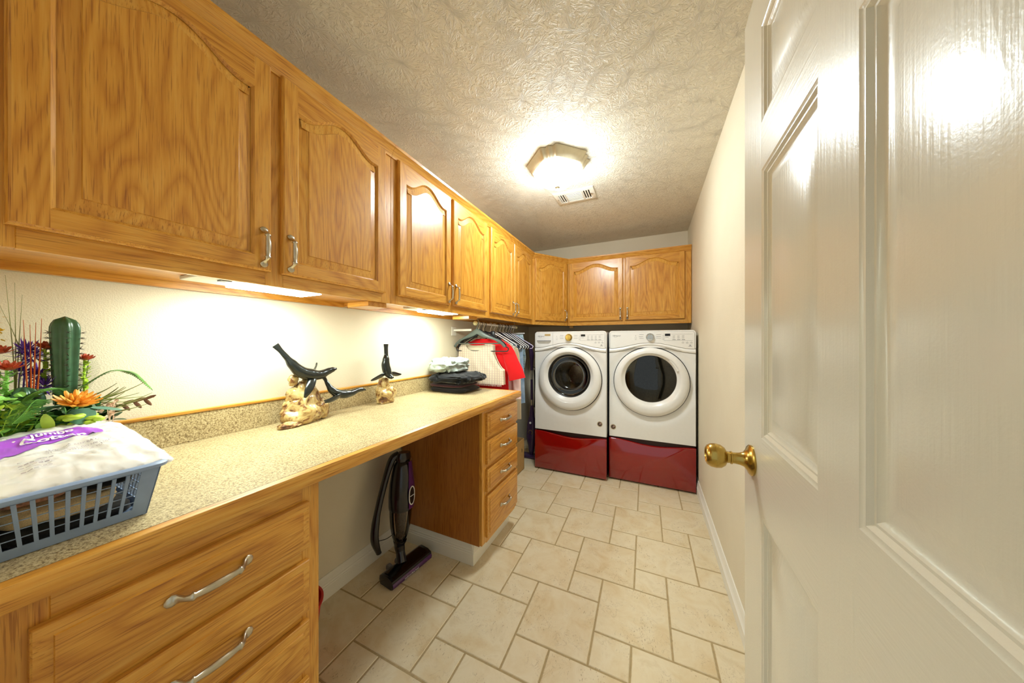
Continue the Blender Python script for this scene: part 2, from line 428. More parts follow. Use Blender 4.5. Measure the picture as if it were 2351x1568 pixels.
def arch_outline(w, z0, zs, rise, n=28):
    """panel outline (u,v): flat shoulders with an ogee arch"""
    pts = [(0, z0), (w, z0), (w, zs)]
    for i in range(1, n):
        s = 1-2*i/n; a = abs(s); sh = .86
        f = 0 if a > sh else .5+.5*math.cos(math.pi*(a/sh)**1.12)
        pts.append((w*(1+s)/2, zs+rise*f))
    pts.append((0, zs)); return pts
def inset(pts, d):
    n = len(pts); out = []
    for i in range(n):
        p0, p1, p2 = Vector(pts[i-1]), Vector(pts[i]), Vector(pts[(i+1) % n])
        a, b = (p1-p0).normalized(), (p2-p1).normalized()
        na, nb = Vector((-a.y, a.x)), Vector((-b.y, b.x)); k = 1+na.dot(nb)
        out.append(p1+(na+nb)*(d/max(k, .3)))
    return out
def cab_door(O, U, Nn, w, h, parent, mv, mh, arch=True, st=.046, pull_side=0, t=.019, label=None):
    """raised panel door; O lower left back corner, U width direction, Nn outward"""
    O, U, Nn, V = Vector(O), Vector(U), Vector(Nn), Vector((0, 0, 1))
    P = lambda u, v, d: O+U*u+V*v+Nn*d
    mb = MB(); br = .044; top = .098; rise = .062 if arch else 0
    zs = h-top; ow = w-2*st; e = .006
    ol = [(st+a, b) for a, b in arch_outline(ow, br, zs, rise)]
    # stiles (islands), with rounded outer edge
    def strip(pts, mi):
        mb.poly([P(a, b, t) for a, b in pts], mi)
    for a0, a1, oute in ((e, st, 0), (st, w-e, 1)):
        pass
    strip([(e, e), (st, e), (st, h-e), (e, h-e)], 0)
    strip([(w-st, e), (w-e, e), (w-e, h-e), (w-st, h-e)], 0)
    strip([(st, e), (w-st, e), (w-st, br), (st, br)], 1)
    arc = ol[2:]                                  # from right shoulder to left shoulder
    for (a, b), (c, d) in zip(arc, arc[1:]):
        pass
    va = [mb.v(P(a, b, t)) for a, b in arc]; vb = [mb.v(P(a, h-e, t)) for a, b in arc]
    for i in range(len(arc)-1): mb.face([va[i], va[i+1], vb[i+1], vb[i]], 1)
    # outer edge profile
    r = lambda i, d: [P(i, i, d), P(w-i, i, d), P(w-i, h-i, d), P(i, h-i, d)]
    mb.loops([r(0, 0), r(0, t-.008), r(.0015, t-.006), r(.003, t-.0025), r(e, t)], 0, cap0=True)
    # sticking + raised field (one island)
    l0 = [P(a, b, t) for a, b in ol]
    l1 = [P(a, b, t-.002) for a, b in inset(ol, .002)]; l2 = [P(a, b, t-.008) for a, b in inset(ol, .007)]
    mb.loops([l0, l1, l2], 0)
    l3 = [P(a, b, t-.009) for a, b in inset(ol, .007)]; l4 = [P(a, b, t-.0035) for a, b in inset(ol, .036)]; l5 = [P(a, b, t-.0015) for a, b in inset(ol, .0375)]
    mb.loops([l3, l4, l5], 0, cap1=True)
    hd = mb.build('door', [mv, mh], parent, angle=25)
    if label: hd.ob['label'] = label
    if pull_side:
        u = st*.5 if pull_side < 0 else w-st*.5
        pull('handle', P(u, .072, t), V, Nn, .124, hd)
    return hd
def drawer(O, U, Nn, w, h, parent, mh, t=.02, plen=.135):
    O, U, Nn, V = Vector(O), Vector(U), Vector(Nn), Vector((0, 0, 1))
    P = lambda u, v, d: O+U*u+V*v+Nn*d
    mb = MB()
    r = lambda i, d: [P(i, i, d), P(w-i, i, d), P(w-i, h-i, d), P(i, h-i, d)]
    mb.loops([r(0, 0), r(0, t-.009), r(.002, t-.0065), r(.0185, t-.0035), r(.0195, t-.0005), r(.0215, t)], 0, cap0=True, cap1=True)
    hd = mb.build('drawer', mh, parent, angle=25)
    pull('handle', P(w*.5, h*.5, t), U, Nn, plen, hd)
    return hd

# ------------------------------------------------------------------ upper cabinets
FX, ZB, ZT = -1.105, 1.43, 2.132
def crown(path, outs, parent):
    """small crown strip along path points with outward directions"""
    pr = [(0, 2.118), (.005, 2.118), (.007, 2.128), (.012, 2.134), (.018, 2.148), (.03, 2.158), (.032, 2.17), (0, 2.17)]
    mb = MB(); mb.loops([[Vector((x, y, 0))+Vector(o+(0,))*a+Vector((0, 0, b)) for a, b in pr] for (x, y), o in zip(path, outs)], cap0=True, cap1=True)
    return mb
def upper_left(y0, y1, doors, label, cleat=None):
    th = thing('wall_cabinet', label, 'cabinet', (XL+.165, (y0+y1)/2, ZB), None)
    b = MB(); b.box(XL+.002, FX-.019, y0+.001, y1-.001, ZB+.018, ZT+.02, 0)
    b.box(XL+.002, FX-.019, y0+.001, y0+.016, ZB, ZB+.03); b.box(XL+.002, FX-.019, y1-.016, y1-.001, ZB, ZB+.03)
    b.box(XL+.002, XL+.02, y0+.016, y1-.016, ZB-.004, ZB+.018)
    b.build('body', OY, th)
    f = MB(); x0 = FX-.019
    st = [y0+.0005]+[None]
    def stile(a, c): f.box(x0, FX, a, c, ZB, ZT, .0012, 0)
    stile(y0+.0005, doors[0][0]+.012); stile(doors[-1][1]-.012, y1-.0005)
    for d0, d1 in zip(doors, doors[1:]): stile(d0[1]-.01, d1[0]+.01)
    for a, c in doors:
        f.box(x0, FX-.0003, a+.012 if a == doors[0][0] else a+.01, c-.012 if c == doors[-1][1] else c-.01, ZB, ZB+.052, .0008, 1)
        f.box(x0, FX-.0003, a+.012 if a == doors[0][0] else a+.01, c-.012 if c == doors[-1][1] else c-.01, ZT-.03, ZT, .0008, 1)
    f.build('face_frame', [OZ, OY], th)
    crown([(FX, y0+.0005), (FX, y1-.0005)], [(1, 0), (1, 0)], th).build('crown_strip', OY, th)
    for i, (a, c) in enumerate(doors):
        ps = 1 if i == 0 else -1
        cab_door((FX+.0005, a, 1.472), (0, 1, 0), (1, 0, 0), c-a, .652, th, OZ, OY, pull_side=ps)
    if cleat:
        MB().box(-1.262, FX-.021, cleat[0], cleat[1], 1.409, 1.4295, .001).build('cleat', OX, th)
    return th
upper_left(YF+.004, 1.021, [(.10, .529), (.559, .979)], 'large oak wall cabinet with arched doors above the flower arrangement, nearest the doorway', (.915, 1.015))
upper_left(1.021, 1.935, [(1.054, 1.465), (1.487, 1.905)], 'oak wall cabinet with arched doors above the far half of the worktop', (1.715, 1.82))
upper_left(1.935, 2.868, [(1.962, 2.372), (2.396, 2.815)], 'oak wall cabinet with arched doors above the clothes rod, before the corner cabinet')
# diagonal corner cabinet
A, B = Vector((FX, 2.869)), Vector((-.835, 3.27))
U = (B-A).normalized(); Nn = Vector((U.y, -U.x)); wD = (B-A).length
th = thing('corner_cabinet', 'narrow diagonal oak corner cabinet with one arched door, between the left and back runs', 'cabinet', (-1.2, 3.3, ZB))
b = MB(); q = [(XL+.002, 2.871), (A.x-.02, 2.871), (B.x-.004, B.y+.02), (B.x-.004, YB-.002), (XL+.002, YB-.002)]
b.prism([(x, y, ZB+.016) for x, y in q], (0, 0, ZT-ZB)); b.build('body', OZ, th)
f = MB(); U3, N3 = Vector((U.x, U.y, 0)), Vector((Nn.x, Nn.y, 0)); A3 = Vector((A.x, A.y, 0))
def dbox(mb, u0, u1, d0, d1, z0, z1, mi, bev=.001):
    mb.M = Matrix((( U3.x, N3.x, 0, A3.x), (U3.y, N3.y, 0, A3.y), (0, 0, 1, 0), (0, 0, 0, 1))); mb.box(u0, u1, d0, d1, z0, z1, bev, mi); mb.M = Matrix()
for u0, u1 in ((.001, .045), (wD-.05, wD-.001)): dbox(f, u0, u1, -.019, 0, ZB, ZT, 0)
dbox(f, .045, wD-.05, -.019, -.0003, ZB, ZB+.05, 1); dbox(f, .045, wD-.05, -.019, -.0003, ZT-.03, ZT, 1)
f.build('face_frame', [OZ, OD], th)
crown([tuple(A+U*.001), tuple(B-U*.001)], [tuple(Nn), tuple(Nn)], th).build('crown_strip', OD, th)
dw = .425
cab_door(A3+U3*.030+N3*.0005+Vector((0, 0, 1.472)), U3, N3, dw, .652, th, OZ, OD, pull_side=1)
# back run
YFB = 3.27
th = thing('wall_cabinet', 'oak wall cabinet with two wide arched doors above the washer and dryer', 'cabinet', (-.245, 3.43, ZB))
b = MB(); b.box(-.834, XR-.016, YFB+.019, YB-.002, ZB+.018, ZT+.02); b.build('body', OX, th)
f = MB()
for a, c in ((-.834, -.80), (-.265, -.222), (.292, XR-.004)): f.box(a, c, YFB, YFB+.019, ZB, ZT, .0012, 0)
for a, c in ((-.80, -.265), (-.222, .292)):
    f.box(a, c, YFB+.0003, YFB+.019, ZB, ZB+.05, .0008, 1); f.box(a, c, YFB+.0003, YFB+.019, ZT-.03, ZT, .0008, 1)
f.build('face_frame', [OZ, OX], th)
crown([(-.834, YFB), (XR-.004, YFB)], [(0, -1), (0, -1)], th).build('crown_strip', OX, th)
MB().box(XR-.04, XR-.004, YFB-.006, YFB-.0005, ZB, ZT-.016, .002).build('filler_strip', OZ, th)
MB().box(-.86+.03, -.79, YFB+.06, YFB+.1, 1.409, 1.447, .001).build('cleat', OX, th)
cab_door((-.812, YFB-.0005, 1.472), (1, 0, 0), (0, -1, 0), .558, .652, th, OZ, OX, pull_side=1)
cab_door((-.232, YFB-.0005, 1.472), (1, 0, 0), (0, -1, 0), .536, .652, th, OZ, OX, pull_side=-1)

# under cabinet lights
M_em = emis('tube_light', (.88, 1, .92), UNDER)
for y0, y1, lb in ((.381, .722, 'slim under-cabinet light glowing above the near half of the worktop'), (1.264, 1.604, 'slim under-cabinet light glowing above the far half of the worktop')):
    th = thing('undercabinet_light', lb, 'light', (-1.2, (y0+y1)/2, 1.448), 'under-cabinet lights')
    b = MB(); b.box(-1.275, -1.128, y0, y1, 1.436, 1.4475, .002); b.build('housing', M_trim, th)
    b = MB(); b.box(-1.262, -1.134, y0+.10, y1-.006, 1.4285, 1.4358, .003, 0, 2); b.build('lens', M_em, th)
    b = MB(); b.box(-1.18, -1.15, y0+.05, y0+.075, 1.432, 1.4358, .001); b.build('switch', M_blk, th)

# ------------------------------------------------------------------ base cabinets and worktop
def base_cab(y0, y1, stl, str_, dy0, dy1, drs, label, side_vis=False):
    fx = -.835
    th = thing('drawer_cabinet', label, 'cabinet', (-1.13, (y0+y1)/2, 0))
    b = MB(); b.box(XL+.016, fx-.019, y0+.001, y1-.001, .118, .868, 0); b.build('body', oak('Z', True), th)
    b = MB(); b.box(fx-.019, fx, y0, stl, .125, .868, .0012, 0); b.box(fx-.019, fx, str_, y1, .125, .868, .0012, 0)
    zs = [.868]+[z for d in drs for z in d]+[.125]
    for i in range(0, len(zs), 2):
        b.box(fx-.019, fx-.0003, stl, str_, zs[i+1]-.008, zs[i]+(.008 if i else 0), .0008, 1) if i+1 < len(zs) else None
    b.build('face_frame', [OZ, OY], th)
    k = board('k', (-.905, y0+.001), (-.905, y1-.001), (1, 0), .117)
    k.build('toe_kick', M_trim, th)
    if side_vis:
        board('k', (XL+.017, y0+.014), (-.8915, y0+.014), (0, -1), .117).build('skirting', M_trim, th)
        MB().box(XL+.016, -.905, y0+.0145, y1-.002, .002, .117).build('plinth', M_trim, th)
    else: MB().box(XL+.016, -.906, y0+.01, y1-.01, .002, .117).build('plinth', M_trim, th)
    for zt, zb in drs:
        drawer((fx+.0005, dy0, zb), (0, 1, 0), (1, 0, 0), dy1-dy0, zt-zb, th, OY)
    return th
base_cab(YF+.004, .519, .112, .475, .094, .487, [(.825, .703), (.671, .534), (.511, .385), (.357, .145)], 'oak drawer cabinet with satin nickel pulls under the near end of the worktop')
base_cab(1.401, 1.858, 1.452, 1.835, 1.44, 1.848, [(.848, .715), (.695, .562), (.533, .407), (.386, .155)], 'oak drawer cabinet under the far end of the worktop, beside the vacuum', True)

CE = 1.888
th = thing('worktop', 'long speckled laminate worktop with oak front edge along the left wall', 'worktop', (-1.12, .96, .87))
m = MB(); m.box(XL+.002, -.829, YF+.002, CE-.019, .871, .9095, 0); m.build('top', M_lam, th)
m = MB()
prof = [(-.8285, .871), (-.812, .871), (-.8095, .875), (-.8095, .902), (-.812, .9085), (-.8285, .911)]
m.loops([[(x, y, z) for x, z in prof] for y in (YF+.002, CE)], cap0=True, cap1=True)
m.build('front_edge', OY, th)
m = MB(); m.box(XL+.002, -.829, CE-.0188, CE, .871, .9105, .0015); m.build('end_edge', OX, th)
m = MB(); m.box(-.8292, -.8285, YF+.003, CE-.02, .9, .9112); m.build('seam', M_dark, th)
m = MB(); m.box(XL+.002, XL+.018, YF+.002, CE-.019, .9097, 1.006, .001); bs = m.build('backsplash', M_lam, th)
m = MB(); m.box(XL+.002, XL+.022, YF+.002, CE-.019, 1.0062, 1.0165, .003, 0, 2); m.build('oak_strip', OY, bs)

# ------------------------------------------------------------------ ceiling lamp and vent
lc = Vector((-.548, 1.88))
def lamp_outline(D, z, scal=.012):
    """octagon, straight diagonals, scalloped sides"""
    h = .058*D/.19; pts = []
    for k in range(4):
        a = math.pi/2*k; c, s = math.cos(a), math.sin(a)
        for i in range(13):
            t = -1+2*i/12
            x = D+scal*(math.cos(t*math.pi*2.5)*.5-.2)*(1 if abs(t) < 1 else 1); y = h*t
            pts.append((lc.x+x*c-y*s, lc.y+x*s+y*c, z))
    return pts
th = thing('ceiling_lamp', 'flush ceiling lamp with scalloped nickel frame and bright frosted glass bowl', 'ceiling lamp', (lc.x, lc.y, ZC))
m = MB(); m.loops([lamp_outline(.150, ZC-.0005, .008), lamp_outline(.19, ZC-.0005), lamp_outline(.193, ZC-.004), lamp_outline(.191, ZC-.009), lamp_outline(.176, ZC-.03, .011), lamp_outline(.160, ZC-.055, .009), lamp_outline(.152, ZC-.058, .008), lamp_outline(.150, ZC-.05, .008)])
m.build('frame', M_nickd, th, angle=50)
M_bulb = emis('lit_frosted_glass', (.90, 1.0, 1.03), LAMP)
def rnd_outline(D, z, k=.25):
    pts = lamp_outline(D, z, .004); out = []
    for x, y, zz in pts:
        v = Vector((x-lc.x, y-lc.y)); r = v.length; v = v.normalized()*(r*(1-k)+D*k); out.append((lc.x+v.x, lc.y+v.y, zz))
    return out
m = MB(); m.loops([rnd_outline(.148, ZC-.054, .1), rnd_outline(.150, ZC-.066, .2), rnd_outline(.142, ZC-.085, .4), rnd_outline(.12, ZC-.112, .7), rnd_outline(.095, ZC-.134, .9), rnd_outline(.06, ZC-.151, 1), rnd_outline(.02, ZC-.157, 1)], cap1=True)
m.build('glass_bowl', M_bulb, th, angle=60)
m = MB(); m.lathe([(.017, 0), (.018, -.003), (.012, -.006), (.005, -.009), (.004, -.013), (.006, -.017), (.003, -.022), (.0005, -.023)], (lc.x, lc.y, ZC-.157), seg=20, cap1=True); m.build('finial', M_nickd, th)

th = thing('ceiling_vent', 'white rectangular air vent with slotted louvres beside the ceiling lamp', 'vent', (-.54, 2.36, ZC))
vx0, vx1, vy0, vy1 = -.70, -.385, 2.255, 2.46; zv = ZC
m = MB(); r = lambda i, z: [(vx0+i, vy0+i, z), (vx1-i, vy0+i, z), (vx1-i, vy1-i, z), (vx0+i, vy1-i, z)]
m.loops([r(0, zv-.0005), r(.003, zv-.006), r(.012, zv-.009), r(.036, zv-.009), r(.038, zv-.004)]); m.build('frame', M_trim, th)
m = MB(); m.box(vx0+.036, vx1-.036, vy0+.036, vy1-.036, zv-.0025, zv-.0012); m.build('backing', M_dark, th)
m = MB(); cx0, cx1, cy0, cy1 = vx0+.038, vx1-.038, vy0+.038, vy1-.038
for i in range(11):
    y = cy0+(cy1-cy0)*(i+.5)/11; m.box(cx0+.062, cx1-.062, y-.0026, y+.001, zv-.009, zv-.0068)
for s in range(3):
    for x in (cx0+.006+s*.018, cx1-.006-.011-s*.018): m.box(x, x+.009, cy0, cy1, zv-.0095, zv-.0068)
m.box(cx0+.054, cx0+.062, cy0, cy1, zv-.0095, zv-.0055); m.box(cx1-.062, cx1-.054, cy0, cy1, zv-.0095, zv-.0055)
m.build('louvres', M_trim, th)
m = MB(); m.lathe([(.004, 0), (.004, -.002), (.001, -.003)], (vx0+.02, 2.36, zv-.009), cap1=True, seg=12); m.build('screw', M_nick, th); m = MB(); m.lathe([(.004, 0), (.004, -.002), (.001, -.003)], (vx1-.02, 2.36, zv-.009), cap1=True, seg=12)
m.build('screw', M_nick, th)
m = MB(); m.box(vx1-.033, vx1-.028, 2.34, 2.365, zv-.014, zv-.009); m.build('lever', M_nick, th)

# ------------------------------------------------------------------ open six panel door
def xdoor(y): return .2125+(y-.9)*.02
dth = .035
m = MB(); y0d, y1d, z1d = .075, .905, 2.02
cols = [(.20, .445), (.535, .775)]; rows = [(.24, .885), (1.05, 1.607), (1.705, 1.905)]
Yc = [y0d, .20, .445, .535, .775, y1d]; Zc = [.008, .24, .885, 1.05, 1.607, 1.705, 1.905, z1d]
def DP(y, z, d): return Vector((xdoor(y)-d, y, z))
for i in range(5):
    for j in range(7):
        ya, yb_, za, zb_ = Yc[i], Yc[i+1], Zc[j], Zc[j+1]
        isp = (ya, yb_) in cols and (za, zb_) in rows
        if not isp:
            horiz = i in (1, 3) or (j in (2, 4) and i in (1, 3))
            m.poly([DP(ya, za, 0), DP(yb_, za, 0), DP(yb_, zb_, 0), DP(ya, zb_, 0)], 1 if horiz else 0)
        else:
            r = lambda k, d: [DP(ya+k, za+k, d), DP(yb_-k, za+k, d), DP(yb_-k, zb_-k, d), DP(ya+k, zb_-k, d)]
            m.loops([r(0, 0), r(.004, -.002), r(.007, -.002), r(.012, -.006), r(.015, -.0062), r(.021, -.0105), r(.025, -.011), r(.05, -.004), r(.0515, -.0035)], 0, cap1=True)
r = lambda d: [DP(y0d, .008, d), DP(y1d, .008, d), DP(y1d, z1d, d), DP(y0d, z1d, d)]
m.loops([r(0), r(-dth)], 0, cap1=True)
hd = struct(m.build('door_1', [doorpaint_mat(True), doorpaint_mat(False)], angle=30))
m = MB(); ky, kz = .842, .98; o = DP(ky, kz, 0)
m.lathe([(.001, 0), (.0335, 0), (.034, .004), (.031, .007), (.024, .010), (.016, .016), (.0135, .024), (.0125, .032), (.0125, .037), (.0145, .038), (.0145, .041), (.0125, .042), (.0135, .048), (.021, .052), (.0265, .060), (.028, .070), (.0265, .080), (.022, .0875), (.018, .0895), (.0165, .0875), (.001, .087)], o, (-1, 0, 0), 40)
m.build('door_knob', M_brass, hd, angle=40)

#PART2
# ------------------------------------------------------------------ washer and dryer
M_drum = plain('drum_steel', srgb(120, 114, 102), .3, .2, 60, metal=1)
M_glassw = glassy('washer_glass', (.8, .78, .74), .4); M_glassd = glassy('dryer_glass', (.22, .22, .2))
M_rubber = plain('grey_gasket', srgb(60, 60, 60), .6)
M_chr = plain('chrome', srgb(214, 208, 196), .08, metal=1)
M_mark = plain('panel_printing', srgb(120, 120, 122), .5)
M_lcd = plain('display_black', srgb(30, 30, 34), .2)
M_tan = plain('window_tan', srgb(190, 160, 100), .3)
def appliance(kind, x0, yf, label):
    Wd = .684; x1 = x0+Wd; cx = (x0+x1)/2; z0, z1 = .392, 1.35; D = .76
    th = thing(kind, label, kind.replace('_', ' '), (cx, yf+D/2, z0))
    R = .028
    # body: side/top/back shell
    def outline(i, y, zt=z1):
        pts = [(x0+i, z0+i), (x1-i, z0+i)]
        for k in range(7): a = math.pi/2*k/6; pts.append((x1-R+(R-i)*math.cos(a), zt-R+(R-i)*math.sin(a)))
        for k in range(7): a = math.pi/2+math.pi/2*k/6; pts.append((x0+R+(R-i)*math.cos(a), zt-R+(R-i)*math.sin(a)))
        return [(x, y, z) for x, z in pts]
    m = MB(); m.loops([outline(.003, yf+.004), outline(0, yf+.010), outline(0, yf+.05), outline(.004, yf+.053)], 0)
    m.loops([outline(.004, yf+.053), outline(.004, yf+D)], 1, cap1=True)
    # lower front with dished ring round the door and a hole
    dc = Vector((cx+.0, .902)); rd = .302
    curve1 = lambda x: 1.187+.052*math.cos(math.pi*(x-cx)/Wd)**2
    curve2 = lambda x: 1.154+.066*math.cos(math.pi*(x-cx)/Wd)**2
    def dish(x, z):
        d = math.hypot(x-dc.x, z-dc.y-.0); t = max(0, min(1, (d-rd)/.075)); s = t*t*(3-2*t)
        return .016*(1-s)
    nseg = 96; ls = []
    def edge_pt(a):
        c, s = math.cos(a), math.sin(a); best = 9
        if c > 1e-6: best = min(best, (x1-.004-dc.x)/c)
        if c < -1e-6: best = min(best, (x0+.004-dc.x)/c)
        if s < -1e-6: best = min(best, (z0+.003-dc.y)/s)
        if s > 1e-6:
            t = .25
            for _ in range(30):
                zz = curve2(dc.x+c*t); t = (zz-.003-dc.y)/s if s > .3 else t
                t = min(t, 2)
            if s > .3: best = min(best, t)
            elif (dc.y+s*best) > curve2(dc.x+c*best): pass
        return best
    angs = sorted([2*math.pi*i/nseg for i in range(nseg)]+[math.atan2(z-dc.y, x-dc.x) % (2*math.pi) for x, z in ((x0+.004, z0+.003), (x1-.004, z0+.003), (x0+.004, 1.15), (x1-.004, 1.15))])
    rings = []
    for f in (0, .12, .25, .4, .6, .8, 1):
        rg = []
        for a in angs:
            e = edge_pt(a); rr = .205+(.295-.205)*0 if f == 0 else None
            r = .296+(e-.296)*f if f else .296
            x, z = dc.x+r*math.cos(a), dc.y+r*math.sin(a); rg.append((x, yf+.004-(-dish(x, z)) if True else 0, z))
        rings.append(rg)
    # inner lip back to the drum opening
    rings.insert(0, [(dc.x+.215*math.cos(a), yf+.03, dc.y+.015+.215*math.sin(a)) for a in angs])
    m.loops(rings, 0)
    # band between the panel and the lower front
    n = 40; xs = [x0+.004+(Wd-.008)*i/n for i in range(n+1)]
    rows = [[(x, yf+.004, curve2(x)) for x in xs], [(x, yf-.001, curve2(x)+.004) for x in xs], [(x, yf-.004, (curve1(x)+curve2(x))/2) for x in xs], [(x, yf+.003, curve1(x)) for x in xs], [(x, yf+.007, curve1(x)+.003) for x in xs], [(x, yf+.008, curve1(x)+.03) for x in xs]]
    m.loops(rows, 0, close=False)
    body = m.build('body', [M_wht, M_whtg], th, angle=40)
    # control panel
    m = MB(); e = .012
    def pan(i, y):
        pts = [(x, curve1(x)+.004+i) for x in [x0+e+i+(Wd-2*e-2*i)*k/30 for k in range(31)]]
        r = .02
        for k in range(6): a = math.pi/2*k/5; pts.append((x1-e-r+(r-i)*math.cos(a), z1-.012-r+(r-i)*math.sin(a)))
        for k in range(6): a = math.pi/2+math.pi/2*k/5; pts.append((x0+e+r+(r-i)*math.cos(a), z1-.012-r+(r-i)*math.sin(a)))
        return [(x, y, z) for x, z in pts]
    m.loops([pan(0, yf+.012), pan(0, yf+.0015), pan(.0015, yf)], 0, cap0=True, cap1=True)
    pn = m.build('control_panel', M_wht, th, angle=30)
    m = MB(); o = [(x, yf+.004, z) for x, y, z in outline(.003, 0) if z > 1.2]
    m.poly([(x0+.003, yf+.004, 1.2), (x1-.003, yf+.004, 1.2)]+o); m.build('bezel', M_wht, th)
    m = MB(); m.poly(pan(-.0015, yf+.0034)); m.build('panel_gap', M_mark, th)
    # knob
    kx = cx; kz = 1.292
    m = MB(); m.lathe([(.034, 0), (.034, -.0), (.033, .004)], (kx, yf, kz), (0, -1, 0), 36, cap1=True); m.lathe([(.029, .004), (.0275, .022), (.024, .026), (.0, .0265)], (kx, yf, kz), (0, -1, 0), 36)
    m.box(kx-.0035, kx+.0035, yf-.029, yf-.024, kz-.022, kz+.024, .001)
    m.build('dial', M_brass if kind == 'washing_machine' else M_chr, pn, angle=30)
    if kind == 'washing_machine':
        pass
    # printing
    m = MB(); y = yf-.0006
    text_into(m, 'Whirlpool', .0165, (x0+.030, y, 1.3), (1, 0, 0), (0, 0, 1), shear=.35)
    for k in range(14):
        a0, a1 = math.pi*1.1*k/14+2.6, math.pi*1.1*(k+1)/14+2.6
        c0, c1 = (math.cos(a0), math.sin(a0)), (math.cos(a1), math.sin(a1)); ox, oz = x0+.062, 1.303
        m.poly([(ox+.016*c0[0]+.006*c0[1], y, oz+.012*c0[1]), (ox+.016*c1[0]+.006*c1[1], y, oz+.012*c1[1]), (ox+.0145*c1[0]+.006*c1[1], y, oz+.0108*c1[1]), (ox+.0145*c0[0]+.006*c0[1], y, oz+.0108*c0[1])])
    m.build('logo', plain('logo_grey', srgb(110, 112, 118), .4), pn, smooth=False)
    m = MB()
    def dash(xa, za, w, h=.0022): m.box(xa, xa+w, y, yf, za, za+h)
    for i in range(3):
        dash(kx-.085-.004*(i % 2), kz+.02-i*.016, .034, .0022); dash(kx+.048, kz+.02-i*.016, .036, .0022)
    for sx in (-.115, .10):
        m.lathe([(.0085, 0), (.0085, .0006), (.0078, .0007)], (kx+sx, yf, kz-.006), (0, -1, 0), 20); m.lathe([(.0025, 0), (.0025, .0006)], (kx+sx, yf, kz+.012), (0, -1, 0), 10, cap1=True)
        dash(kx+sx-.007, kz-.022, .014, .0015)
    px = x1-.19
    # thin frame of the option table
    for (a, b_, c, d) in ((px-.045, px+.165, 1.262, 1.263), (px-.045, px-.044, 1.262, 1.325), (px+.012, px+.165, 1.314, 1.315)): m.box(a, b_, y, yf, c, d)
    for c in range(4 if kind == 'washing_machine' else 3):
        for r_ in range(4 - (c == 3)): dash(px+.02+c*.034, 1.303-r_*.0075, .018-.003*(r_ % 2), .0016)
        dash(px+.018+c*.034, 1.268, .024, .004)
    dash(px-.036, 1.288, .026, .0024)
    m.build('option_table', M_mark, pn, smooth=False); m = MB()
    for c in range(3): m.lathe([(.002, 0), (.002, .0005)], (x1-.095+c*.03, yf, 1.252), (0, -1, 0), 10, cap1=True); dash(x1-.105+c*.03, 1.243, .02, .0016); dash(x1-.103+c*.03, 1.238, .016, .0014)
    dash(x1-.055, 1.212, .024, .003); m.box(x1-.049, x1-.037, y, yf, 1.219, 1.225)
    m.build('printed_controls', M_mark, pn, smooth=False)
    m = MB(); m.box(px-.038, px+.002, yf-.001, yf, 1.300, 1.320, .0004); m.build('display', M_lcd, pn)
    if kind == 'washing_machine':
        m = MB(); m.box(x0+.105, x0+.163, yf-.001, yf, 1.308, 1.326, .0004); m.build('amber_window', M_tan, pn)
        # detergent drawer handle: dark slot over a scooped grip
        m = MB(); m.box(x0+.024, x0+.168, yf-.0012, yf, 1.258, 1.264, .0004, 1)
        pts = [(x0+.026, 1.258), (x0+.166, 1.258), (x0+.164, 1.247), (x0+.155, 1.238), (x0+.14, 1.234), (x0+.05, 1.234), (x0+.036, 1.238), (x0+.028, 1.248)]
        m.prism([(a, yf, b_) for a, b_ in pts], (0, -.0014, 0), 0)
        m.box(x0+.188, x0+.1892, yf-.0008, yf, 1.21, 1.338, 0, 1)
        m.build('detergent_drawer_grip', [plain('grip_grey', srgb(176, 170, 158), .4), M_mark], pn)
    # door ring
    dz = .902
    prof = [(.296, dz, -.016), (.298, dz, -.006), (.297, dz, .006), (.292, dz, .018), (.280, dz, .028), (.262, dz+.003, .033), (.243, dz+.012, .034), (.232, dz+.017, .031), (.222, dz+.022, .022), (.208 if kind != 'washing_machine' else .205, dz+.027, .006), (.2, dz+.028, .002)]
    if kind != 'washing_machine': prof[6] = (.248, dz+.009, .034); prof[7] = (.236, dz+.015, .033); prof[8] = (.226, dz+.022, .022)
    m = MB(); m.loops([[(dc.x+r*math.cos(2*math.pi*k/72), yf+.004-h, zc+r*math.sin(2*math.pi*k/72)) for k in range(72)] for r, zc, h in prof])
    dr = m.build('door', M_wht, th, angle=60)
    m = MB(); m.loops([[(dc.x+r*math.cos(2*math.pi*k/72), yf+h, .902+r*math.sin(2*math.pi*k/72)) for k in range(72)] for r, h in ((.296, .021), (.3035, .0165), (.3035, .0195))]); m.build('door_gap_shade', M_dark, dr)  # dark ring standing in for the shade in the gap round the door
    gz = dz+.028; gy = yf+.004
    if kind == 'washing_machine':
        m = MB(); m.loops([[(dc.x+r*math.cos(2*math.pi*k/60), gy+h, gz+r*math.sin(2*math.pi*k/60)) for k in range(60)] for r, h in ((.203, -.004), (.199, -.006), (.194, -.004), (.191, .0), (.189, .02))]); m.build('door_trim', M_blk, dr)
        m = MB(); m.loops([[(dc.x+r*math.cos(2*math.pi*k/60), gy+h, gz+r*math.sin(2*math.pi*k/60)) for k in range(60)] for r, h in ((.191, -.002), (.182, .0), (.172, .02), (.156, .06), (.125, .09), (.06, .11), (.01, .112))], cap1=True); m.build('glass_bowl', M_glassw, dr, angle=60)
        m = MB(); m.lathe([(.212, .012), (.204, .05), (.215, .09), (.235, .1), (.238, .45), (.23, .46), (.05, .47), (.001, .47)], (dc.x, gy, gz-.02), (0, 1, 0), 48); 
        for k in range(3):
            a = .9+k*2.094; ca, sa = math.cos(a), math.sin(a)
            m.tube([(dc.x+.22*ca, gy+.12+.3*t/5, gz-.02+.22*sa) for t in range(6)], [(.03, .03)]*6, 8)
